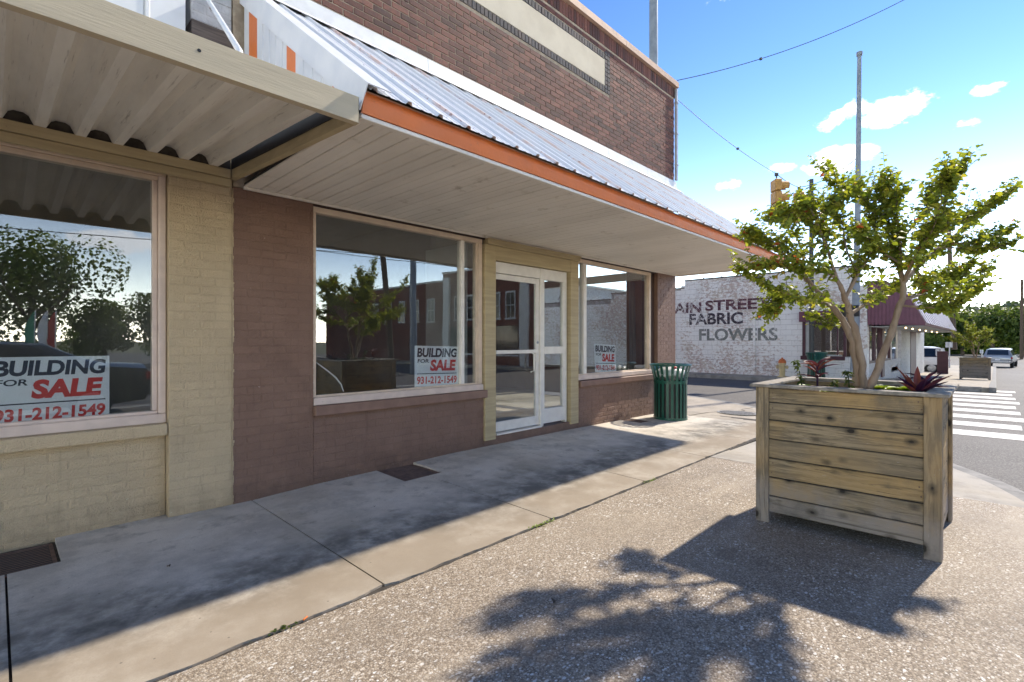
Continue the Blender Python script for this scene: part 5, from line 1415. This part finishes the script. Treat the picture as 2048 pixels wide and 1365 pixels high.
# ------------------------------------------------------------------ hydrant, second bin, poles, signals, wires
hy = thing('fire_hydrant', 'cream fire hydrant with orange bonnet before the painted wall', 'hydrant', (20.45, 5.74, 0))
MB().lathe([(.16,0),(.16,.04),(.10,.05),(.095,.12),(.10,.13),(.10,.46),(.13,.47),(.13,.52),(.12,.53)], 20).build('barrel', M['hyd_body'], hy, smooth=True)
MB().lathe([(.135,.53),(.135,.56),(.12,.62),(.07,.68),(.03,.69),(.03,.73),(.001,.735)], 20).build('bonnet', M['hyd_cap'], hy, smooth=True)
for a in (90,-90,180):
    MB().lathe([(.055,.08),(.055,.15),(.068,.15),(.068,.19),(.03,.19),(.03,.21),(.001,.21)], 14, Matrix.Translation((0,0,.38)) @ Matrix.Rotation(R(a),4,'Z') @ Matrix.Rotation(R(90),4,'Y')).build('nozzle', M['hyd_body'], hy, smooth=True)
b2 = copy_tree(bin1); b2.location = (20.35, 4.60, 0.0); b2['label'] = 'dark green litter bin below the plum framed window across the street'
def pole(name, label, pts, rad, mat, cat='pole', n=12, group=None):
    t = thing(name, label, cat, pts[0], 0, group); o0 = Vector(pts[0])
    MB().tube([Vector(p)-o0 for p in pts], rad, n).build('shaft', mat, t, smooth=True)
    return t
pa = pole('signal_pole', 'tall grey steel pole rising behind the brick parapet', [(13.25,7.12,-.05),(13.25,7.12,13)], [.14,.115], M['pole'])
MB().lathe([(.135,0),(.15,.02),(.15,.06),(.135,.08)], 16, Matrix.Translation((0,0,8.95))).build('band', M['pole'], pa, smooth=True)
MB().box(-.17,-.13,-.05,.02,8.3,8.9).build('conduit_plate', M['sign_grey'], pa)
pb = pole('steel_pole', 'tall tapering grey steel pole standing behind the foreground tree', [(19.55,3.33,0),(19.62,3.25,5.5),(19.72,3.22,10.75)], [.13,.085,.06], M['pole'])
MB().lathe([(.08,0),(.09,.02),(.09,.12),(.05,.14)], 12, Matrix.Translation((.17,-.11,10.70))).build('cap', M['pole'], pb, smooth=True)
pc = pole('lamp_post', 'dark slim post in front of the plum framed window', [(20.2,4.72,0),(20.2,4.72,7.1)], [.085,.07], M['dark_pole'])
ps = thing('pedestrian_signal', 'black and yellow pedestrian signal on the grey pole by the window', 'signal', (19.55,3.55,2.15))
MB().box(-.12,.12,.02,.34,.0,.36).build('housing', M['black'], ps, bevel=.01)
MB().box(-.12,.12,-.36,-.20,.0,.36).build('housing', M['black'], ps, bevel=.01)
MB().box(-.10,.10,-.15,-.02,-.02,.4).build('bracket', M['yellow'], ps, bevel=.01)
def signal(label, loc, rz, sca=1.):
    t = thing('traffic_signal', label, 'traffic signal', loc, rz, 'yellow traffic signals on the span wire'); t.scale = (sca,)*3
    for k in range(3):
        z = -.36*k-.36
        h = MB().box(-.11,.09,-.17,.17,z,z+.345).build('housing', M['yellow'], t, bevel=.02)
        vz = MB(); n = 14; r_ = .14
        for s_, rr_ in ((0,r_),(1,r_*.96)):
            for j in range(n+1):
                a = R(-50)+R(280)*j/n; x = .09+(.24*s_ if s_ else 0); vz.v.append((x, rr_*math.cos(a), z+.172+rr_*math.sin(a)))
        for j in range(n): vz.f.append((j,j+1,n+2+j,n+1+j)); vz.r.append(0)
        vo = vz.build('visor', M['yellow'], h)
        sm = vo.modifiers.new('thick', 'SOLIDIFY'); sm.thickness = .006
        MB().lathe([(.001,.012),(.07,.008),(.12,0)], 16, Matrix.Translation((.092,0,z+.172)) @ Matrix.Rotation(R(90),4,'Y')).build('lens', M['lens_dark'] if k else M['red_lens'], h, smooth=True)
    MB().tube([(0,0,-.02),(0,0,.14)], .02, 8).build('hanger', M['dark_pole'], t)
    MB().box(-.05,.05,-.03,.03,.10,.2).build('clamp', M['dark_pole'], t, bevel=.01)
    return t
S1 = px3(1553, 360, 15.0); S2 = px3(1598, 385, 18.0)
signal('nearer yellow traffic signal hanging on the span wire', S1, R(-48))
signal('farther yellow traffic signal half hidden by the tree', S2, R(-30))
def wire(label, a, b, sag, r_=.012, clip=None):
    a, b = Vector(a), Vector(b); P = [a.lerp(b,k/24)-Vector((0,0,sag*4*(k/24)*(1-k/24))) for k in range(25)]
    t = MB().tube(P, r_, 5).build('wire', M['wire'], None)
    tag(t, label, 'wire', 'overhead wires')
    if clip:
        for f in clip: p = P[int(f*24)]; MB().box(p.x-.03,p.x+.03,p.y-.03,p.y+.03,p.z-.025,p.z+.025).build('splice', M['wire'], t)
    return t
wire('span wire carrying the traffic signals from the parapet corner', px3(1352,197,13.2), S1+Vector((0,0,.17)), .12, .008, (.62,))
wire('span wire running on between the two traffic signals', S1+Vector((0,0,.17)), S2+Vector((0,0,.17)), .05, .012)
wire('span wire running on behind the tree to the grey pole', S2+Vector((0,0,.17)), (19.68,3.24,7.4), .2, .012)
wire('cable from the parapet corner up to the upper right', px3(1354,162,13.0), px3(1900,-50,14), .35, .010, (.3,))
wire('upper of the two far overhead wires above the distant trees', px3(1880,500,45), px3(2300,455,60), .3, .02)
wire('lower of the two far overhead wires above the distant trees', px3(1880,502,45), px3(2300,480,60), .3, .02)
up = pole('utility_pole', 'leaning wooden utility pole beyond the plum awning', [tuple(px3(1909,700,40)),tuple(px3(1903,600,40)),tuple(px3(1897,440,40))], [.18,.17,.13], M['utility'])
o0 = Vector(up.location)
MB().tube([px3(1899,545,40)-o0, px3(1915,530,40)-o0, px3(1936,526,40)-o0], [.04,.035,.03], 6).build('lamp_arm', M['pole'], up)
MB().box(-.5,.5,-.15,.15,-.06,.06).build('lamp_head', M['sign_grey'], up, bevel=.03, loc=px3(1945,526,40)-o0)
MB().tube([px3(1899,492,40)-o0, px3(1930,488,40)-o0], .05, 6).build('cross_arm', M['utility'], up)
pole('utility_pole', 'dark utility pole at the right edge beyond the parked pickup', [tuple(px3(2043,722,70)),tuple(px3(2044,560,70))], [.2,.16], M['utility'])
# road signs seen from behind
def back_sign(label, base, h, w_, hh, shape=0):
    t = thing('road_sign', label, 'road sign', base, R(-44), 'far road signs'); 
    MB().tube([(0,0,0),(0,0,h)], .03, 6).build('post', M['sign_grey'], t)
    m = MB()
    if shape: m.prism([(-w_/2,h),(w_/2,h),(w_/2,h-hh*.55),(w_*.32,h-hh*.7),(w_*.32,h-hh),(-w_*.32,h-hh),(-w_*.32,h-hh*.7),(-w_/2,h-hh*.55)], 'y', .03, .036)
    else: m.box(-w_/2,w_/2,.03,.036,h-hh,h)
    m.build('plate', M['sign_grey'], t)
back_sign('white shield shaped road sign on a post beyond the awning', px3(1881,733,30), 1.07, .55, .75, 1)
back_sign('small pale sign on a tall thin post beside the leaning utility pole', px3(1899,735,31), 1.55, .45, .34)
back_sign('tiny white sign beyond the distant planter', px3(1964,728,42), 1.15, .3, .3)
tag(box('brown_post_sign', M['plum_dark'], None, 38.6, 38.75, 2.0, 2.5, -.6, .75, .01), 'dark brown upright board at the end of the white shop', 'board')

# ------------------------------------------------------------------ vehicles
def car(label, loc, rz, kind, paint, group='parked and passing vehicles'):
    t = thing('car', label, 'car', loc, rz, group)
    # stations from rear (x=0) to front: x, z_bottom, z_belt, z_top, half width at belt, half width at top
    if kind == 'sedan':
        st = [(0,.42,.78,.80,.70,.62),(.12,.28,.93,1.0,.82,.66),(.75,.24,.98,1.04,.89,.66),(1.05,.24,.98,1.12,.90,.62),(1.65,.24,.97,1.42,.91,.58),(2.2,.24,.95,1.46,.91,.59),(2.75,.24,.94,1.44,.91,.58),(3.2,.24,.93,1.28,.90,.60),(3.65,.24,.92,1.0,.89,.66),(4.3,.26,.82,.86,.86,.66),(4.7,.32,.70,.74,.76,.6),(4.82,.42,.60,.62,.62,.5)]
        glass = [(3,4,'rear'),(7,8,'front')]; side = (4,7); wheels = (1.0,3.85)
    elif kind == 'suv':
        st = [(0,.46,.95,.98,.78,.70),(.06,.34,1.02,1.20,.88,.70),(.25,.30,1.03,1.62,.92,.68),(.6,.30,1.03,1.72,.93,.68),(1.6,.30,1.02,1.76,.93,.69),(2.5,.30,1.02,1.74,.93,.68),(3.0,.30,1.02,1.58,.92,.68),(3.5,.30,1.02,1.12,.91,.72),(4.2,.32,.98,1.02,.88,.70),(4.6,.38,.85,.90,.78,.62),(4.68,.46,.75,.78,.66,.55)]
        glass = [(1,2,'rear'),(6,7,'front')]; side = (2,6); wheels = (.9,3.75)
    else:  # pickup with a cap
        st = [(0,.50,.98,1.0,.86,.80),(.04,.42,1.02,1.10,.92,.76),(.18,.40,1.04,1.62,.94,.72),(1.7,.40,1.04,1.66,.95,.72),(1.95,.40,1.04,1.66,.95,.70),(2.1,.40,1.04,1.70,.95,.68),(3.0,.40,1.03,1.68,.95,.68),(3.5,.40,1.03,1.18,.94,.74),(4.6,.42,1.0,1.05,.92,.74),(5.1,.46,.85,.92,.86,.7),(5.2,.52,.78,.8,.74,.6)]
        glass = [(1,2,'rear'),(6,7,'front')]; side = (2,6); wheels = (1.1,4.2)
    rings = []
    for (x,zb,zt_,zr,wb,wt) in st:
        h = zt_-zb
        half = [(0,zb),(wb*.82,zb),(wb*.96,zb+.12),(wb*1.0,zb+h*.5),(wb*.985,zt_),(wt,zr-.03),(wt*.8,zr),(0,zr+.02)]
        rings.append([(x,-y,z) for (y,z) in half]+[(x,y,z) for (y,z) in half[::-1][1:-1]])
    m = MB(); n = len(rings[0])
    for r_ in rings: m.v += r_
    for i in range(len(rings)-1):
        for k in range(n): m.f.append((i*n+k, i*n+(k+1)%n, (i+1)*n+(k+1)%n, (i+1)*n+k)); m.r.append(0)
    m.f += [tuple(range(n)), tuple((len(rings)-1)*n+k for k in range(n))[::-1]]; m.r += [0,0]
    body = m.build('body', paint, t, smooth=True)
    def P(i, k, f=None): return Vector(rings[i][k])
    for s_ in (0,1):
        ka, kb = (4,5) if s_ == 0 else (n-4, n-5)
        for i in range(side[0], side[1]):
            a, b, c, d = P(i,ka), P(i+1,ka), P(i+1,kb), P(i,kb)
            def ins(p, q, r_, s2): return p.lerp(q,.06).lerp(s2.lerp(r_,.06),.12)
            vs = [a.lerp(b,.05).lerp(d.lerp(c,.05),.10), b.lerp(a,.05).lerp(c.lerp(d,.05),.10), c.lerp(d,.05).lerp(b.lerp(a,.05),.12), d.lerp(c,.05).lerp(a.lerp(b,.05),.12)]
            off = Vector((0, -.012 if s_ == 0 else .012, 0))
            mm = MB(); mm.add([v+off for v in vs]+[v for v in vs], [(0,1,2,3),(4,7,6,5),(0,4,5,1),(1,5,6,2),(2,6,7,3),(3,7,4,0)]); mm.build('side_window', M['glass_car'], t)
    for (i, j, nm) in glass:
        a, b = P(i,5), P(i,n-5); c, d = P(j,n-5), P(j,5)
        dx = Vector((-.012 if nm == 'rear' else .012, 0, .012))
        vs = [a.lerp(d,.12).lerp(b,.05), b.lerp(c,.12).lerp(a,.05), c.lerp(b,.1).lerp(d,.06), d.lerp(a,.1).lerp(c,.06)]
        mm = MB(); mm.add([v+dx for v in vs]+vs, [(0,1,2,3),(4,7,6,5),(0,4,5,1),(1,5,6,2),(2,6,7,3),(3,7,4,0)])
        mm.build('rear_window' if nm == 'rear' else 'windscreen', M['glass_car'], t)
    wr = .33 if kind == 'sedan' else .37
    for wx in wheels:
        for sy in (-1,1):
            Mx = Matrix.Translation((wx, sy*.80, wr)) @ Matrix.Rotation(R(90 if sy < 0 else -90),4,'X')
            w_ = MB().lathe([(wr*.6,-.1),(wr*.95,-.1),(wr,-.06),(wr,.08),(wr*.95,.12),(wr*.62,.12)], 22, Mx, True).build('wheel', M['tyre'], t, smooth=True)
            MB().lathe([(.001,.09),(wr*.2,.10),(wr*.62,.08),(wr*.62,-.05),(.001,-.05)], 18, Mx).build('rim', M['rim_metal'], w_, smooth=True)
    zl = st[1][2]-.10
    for sy in (-1,1):
        MB().box(-.02,.14,sy*.84-.09*(1 if sy>0 else 1),sy*.84+.03,zl-.12,zl+.04).build('tail_light', M['red_lamp'], t, bevel=.015)
        xf = st[-2][0]; MB().box(xf-.12,xf+.06,sy*.60-.12,sy*.60+.12,st[-2][2]-.14,st[-2][2]-.02).build('headlight', M['sign_grey'], t, bevel=.015)
    MB().box(-.05,.08,-.78,.78,st[0][1]-.04,st[0][1]+.14).build('rear_bumper', paint if kind == 'sedan' else M['rim_metal'], t, bevel=.02)
    MB().box(-.055,-.045,-.16,.16,st[0][1]+.16,st[0][1]+.28).build('number_plate', M['sign_white'], t)
    for sy in (-1,1): MB().box(3.0,3.15,sy*.98-.09,sy*.98+.09,.98,1.10).build('mirror', paint, t, bevel=.02)
    return t
car('silver pickup truck with a rear cap far down the main street', (60.5,-.1,-.14-drop(62)), R(-5), 'pickup', M['car_silver'])
car('white car parked beyond the end of the plum awning', (42.5,2.3,-.14-drop(42.5)), R(180-75), 'suv', M['car_white'])
car('dark grey sedan on the main street, seen reflected in the tan shop window', (2.3,-4.2,ROAD_Z), R(180), 'sedan', M['car_dark'])
car('white sport utility vehicle, seen reflected in the tan shop window', (5.9,-9.0,ROAD_Z), R(-90), 'suv', M['car_white'])

# ------------------------------------------------------------------ distant trees and hill
def leafy_tree(name, label, base, h, rad, nq, size, mat, seed, group, lobes=9, trunk_h=.3, parent=None):
    t = thing(name, label, 'tree', base, 0, group); rr = random.Random(seed)
    m = MB(); L_ = []
    for k in range(lobes):
        a = rr.uniform(0,6.28); q = rr.uniform(.0,.62)*rad; zz = h*rr.uniform(trunk_h+.18,.86)
        L_.append((Vector((q*math.cos(a), q*math.sin(a), zz)), rad*rr.uniform(.34,.58)))
    L_.append((Vector((0,0,h*.8)), rad*.45))
    for k in range(nq):
        c, r_ = rr.choice(L_); d = Vector((rr.gauss(0,1),rr.gauss(0,1),rr.gauss(0,.9))).normalized()
        p = c + d*r_*rr.uniform(.55,1.05)**.6
        if p.z > h: p.z = h-rr.uniform(0,.3)
        if p.z < h*trunk_h*.7: continue
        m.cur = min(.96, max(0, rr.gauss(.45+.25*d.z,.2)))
        s = size*rr.uniform(.6,1.3); nrm = (d+Vector((rr.uniform(-.8,.8),rr.uniform(-.8,.8),rr.uniform(-.2,.9)))).normalized()
        u = nrm.cross(Vector((rr.uniform(-1,1),rr.uniform(-1,1),rr.uniform(-1,1)))).normalized(); v = nrm.cross(u)
        m.add([p-u*s*.5, p+v*s*.33, p+u*s*.5, p-v*s*.33], [(0,1,2,3)])
    me = m.mesh('crown', rnd=True); o = link('crown', me, mat, t)
    tb = MB().tube([(0,0,-.3),(rr.uniform(-.1,.1),0,h*.3),(rr.uniform(-.2,.2),rr.uniform(-.2,.2),h*.62)], [h*.035,h*.026,h*.012], 8)
    for k in range(5):
        a = rr.uniform(0,6.28); z0 = h*rr.uniform(.26,.45); tb.tube([(0,0,z0),(math.cos(a)*rad*.3,math.sin(a)*rad*.3,z0+h*.16),(math.cos(a)*rad*.55,math.sin(a)*rad*.55,z0+h*.3)], [h*.014,h*.009,h*.004], 5)
    tb.build('trunk', M['bark_dark'], t, smooth=True)
    return t
specs = [(1836,92,8.8,4.0,'pale green roadside tree under the end of the plum awning'),(1868,88,8.2,3.6,'roadside tree just right of the white shop wall'),(1890,97,8.8,4.2,'roadside tree behind the white shield sign'),
         (1925,90,7.2,3.6,'roadside tree left behind the distant planter'),(1952,100,7.6,4.6,'roadside tree straight behind the distant planter'),(1985,86,7.9,4.4,'bright green tree right of the distant planter'),
         (2018,92,8.0,4.2,'roadside tree above the silver pickup'),(2046,84,7.4,4.2,'bright roadside tree at the right edge'),(1905,120,9.4,5,'taller dark tree behind the leaning utility pole'),(2035,125,10,5,'taller dark tree behind the right edge')]
for i, (px, dep, h, rad, lb) in enumerate(specs):
    b = px3(px, 683, dep); leafy_tree('roadside_tree', lb, (b.x, b.y, -1.4), h+1.1, rad, 3600, .5, M['far_leaf'], 50+i, 'trees beyond the main street', 11, .08)
hill = MB(); n = 48
pts = []
for k in range(n+1):
    a = R(-25+70*k/n); d_ = 330
    hh = 21 + 5.5*math.sin(k*.5+1.2)*.6 + 3*mnoise.noise(Vector((k*.4,0,2)))
    pts.append((math.cos(a)*d_, math.sin(a)*d_, hh))
for (a,b) in zip(pts, pts[1:]):
    hill.add([(a[0]*.75,a[1]*.75,-1),(b[0]*.75,b[1]*.75,-1),(b[0],b[1],b[2]-4),(a[0],a[1],a[2]-4),(a[0]*1.3,a[1]*1.3,-1),(b[0]*1.3,b[1]*1.3,-1)], [(0,1,2,3),(3,2,5,4)])
struct('hill', hill, M['ground'])
wood = MB(); rr = random.Random(77)
for k in range(17000):
    f = rr.random()*n; i = int(f); a, b = Vector(pts[i]), Vector(pts[min(i+1,n)]); p = a.lerp(b, f-i)
    t_ = rr.random(); p = Vector((p.x*(.75+.25*t_), p.y*(.75+.25*t_), -1+(p.z-3)*t_)); lob = mnoise.noise(Vector((f*1.3,t_*6,0)))
    p.z += rr.uniform(0,1)**.5*(5.0+3.0*lob); wood.cur = min(1,max(0,.45+.5*lob+rr.gauss(0,.2)))
    s = rr.uniform(1.3,2.8); nrm = Vector((rr.gauss(-.6,.6),rr.gauss(0,.7),rr.gauss(.6,.5))).normalized()
    u = nrm.cross(Vector((0,0,1))).normalized(); v = nrm.cross(u)
    wood.add([p-u*s*.5, p+v*s*.4, p+u*s*.5, p-v*s*.4], [(0,1,2,3)])
o = link('hillside_woods', wood.mesh('hillside_woods', rnd=True), M['hill_leaf']); tag(o, 'wooded hillside beyond the roadside trees', 'woods', None, 'stuff')
band = MB(); rr = random.Random(12)
for k in range(9000):      # undergrowth closing the gaps below the roadside trees
    px = rr.uniform(1820,2100); dep = rr.uniform(96,104); b = px3(px,683,dep); p = Vector((b.x,b.y,rr.uniform(-1.5,3.4)))
    band.cur = min(1,max(0,rr.gauss(.25,.15))); s = rr.uniform(.4,.9); nrm = Vector((rr.gauss(-1,.6),rr.gauss(0,.7),rr.gauss(.2,.5))).normalized()
    u = nrm.cross(Vector((0,0,1))).normalized(); v = nrm.cross(u); band.add([p-u*s*.5,p+v*s*.4,p+u*s*.5,p-v*s*.4], [(0,1,2,3)])
o = link('undergrowth', band.mesh('undergrowth', rnd=True), M['far_leaf']); tag(o, 'dark undergrowth below the roadside trees', 'undergrowth', None, 'stuff')

# ------------------------------------------------------------------ across the main street (seen in the shop glass)
opp = thing('brick_shop_building', 'red brick building with white pilasters, seen reflected in the shop windows', 'building')
MB().box(19.7,34,-16,-8.6,-.3,5.55).build('wall', M['opp_brick'], opp)
MB().box(19.7,34,-32,-16.002,-.3,5.05).build('wall', M['opp_brick'], opp)
for (y0,y1,zt) in ((-16,-8.55,5.55),(-32,-16.01,5.05)): MB().box(19.6,34.1,y0,y1,zt+.003,zt+.12).build('coping', M['opp_white'], opp)
for y in (-8.95,-12.2,-15.6): MB().box(19.55,19.698,y-.28,y+.28,-.1,5.3).build('pilaster', M['opp_white'], opp)
for y in (-10.0,-11.2,-13.3,-14.5,-17.2,-18.9,-20.6,-22.3,-24.0):
    w_ = MB().box(19.62,19.698,y-.42,y+.42,2.55,2.65).build('window', M['opp_white'], opp)
    MB().box(19.64,19.697,y-.38,y-.32,2.652,4.0).box(19.64,19.697,y+.32,y+.38,2.652,4.0).box(19.64,19.697,y-.38,y+.38,4.002,4.1).box(19.65,19.69,y-.32,y+.32,3.3,3.35).box(19.66,19.69,y-.015,y+.015,2.652,4.0).build('frame', M['opp_white'], w_)
    MB().box(19.67,19.694,y-.32,y+.32,2.653,4.0).build('pane', M['opp_dark'], w_)
for y0,y1 in ((-11.8,-9.4),(-15.2,-12.6)):
    w_ = MB().box(19.63,19.698,y0,y1,.5,.6).build('shop_window', M['opp_white'], opp); MB().box(19.66,19.694,y0,y1,.603,2.2).build('pane', M['opp_dark'], w_)
hs = thing('gabled_house', 'white gabled house beyond the planter tree, seen reflected in the main window', 'house')
MB().box(15.0,18.0,-38,-32,-.3,2.8).build('wall', M['opp_white'], hs)
MB().prism([(-38.3,2.8),(-31.7,2.8),(-35,4.6)], 'x', 14.7, 18.3).build('roof', M['grey_roof'], hs)
box('door', M['plum_dark'], hs, 14.94, 14.998, -35.5, -34.5, 0, 2.0, .01)
for i, (x,y,h,rad,lb) in enumerate(((1.2,-25,7.0,3.9,'big dark tree, seen reflected in the tan shop window'),(-3.2,-27,6.6,3.6,'broad tree beside the big dark tree, seen reflected in the tan shop window'),(4.6,-29,3.9,2.2,'small round tree, seen reflected in the tan shop window'),(7.6,-31,4.6,2.8,'medium tree, seen reflected at the tan window edge'),(9.5,-26,5.6,2.6,'leafy tree, seen reflected behind the planter tree'))):
    leafy_tree('street_tree', lb, (x,y,-.1), h, rad, 7000, .22, M['far_leaf'], 90+i, 'trees across the main street', 10, .12)
for i, (x, nm) in enumerate(((1.06,'green'),(1.405,'white'),(1.65,'red'))):
    f = thing('flag', nm+' feather flag on a thin pole, seen reflected in the tan shop window', 'flag', (x,-17,-.1), 0, 'feather flags across the street')
    MB().tube([(0,0,0),(0,0,2.6)], .025, 6).build('pole', M['opp_white'], f)
    m = MB()
    for k in range(8):
        a, b = 1.05+k*.19, 1.05+(k+1)*.19; wa = .24*math.sin(math.pi*(k+.6)/9)+.04; wb_ = .24*math.sin(math.pi*(k+1.6)/9)+.04
        m.add([(0,0,a),(-wa,.06*math.sin(k),a-.06),(-wb_,.06*math.sin(k+1),b-.06),(0,0,b)], [(0,1,2,3)])
    m.build('cloth', M['flag_'+nm], f)
for i, (x,y,lean,lb) in enumerate(((13.0,-9.6,0,'straight grey utility pole, seen reflected in the main window'),(13.6,-12.2,-.9,'leaning dark utility pole, seen reflected in the main window'))):
    t = pole('utility_pole', lb, [(x,y,-.2),(x+lean*.5,y,4.5),(x+lean,y,9)], [.16,.14,.11], M['pole'] if i == 0 else M['utility'], group='poles across the main street')
    if i == 1: MB().tube([(lean*.62,0,5.6),(lean*.62-.8,.2,6.0),(lean*.62-1.9,.4,6.0)], [.04,.035,.03], 6).build('lamp_arm', M['pole'], t); MB().box(lean*.62-2.5,lean*.62-1.9,.3,.5,5.94,6.04).build('lamp_head', M['sign_grey'], t, bevel=.03)
    MB().box(-.9,.9,-.05,.05,7.6,7.72).build('cross_arm', M['utility'], t)
wire('upper wire across the street, seen reflected in the windows', (-20,-9.6,6.6), (20,-9.6,6.4), .5, .014)
wire('lower wire across the street, seen reflected in the windows', (-20,-9.4,5.2), (20,-9.7,5.1), .4, .014)
wire('slanting wire across the street, seen reflected in the windows', (-20,-12,4.4), (14,-12.1,5.6), .4, .014)
bar = thing('road_barricade', 'orange and white striped road barricade, seen reflected in the tan shop window', 'barricade', (4.1,-6.0,ROAD_Z))
for z in (.55,1.0):
    for k in range(6): MB().prism([(-.9+.3*k,z),(-.6+.3*k,z),(-.5+.3*k,z+.22),(-.8+.3*k,z+.22)], 'y', -.02, .02).build('stripe_panel', M['barrier_orange'] if k % 2 else M['sign_white'], bar)
for x in (-.8,.8): MB().bar((x,-.3,0),(x,0,1.3),.05,.05).bar((x,.3,0),(x,0,1.3),.05,.05).build('leg', M['sign_white'], bar)
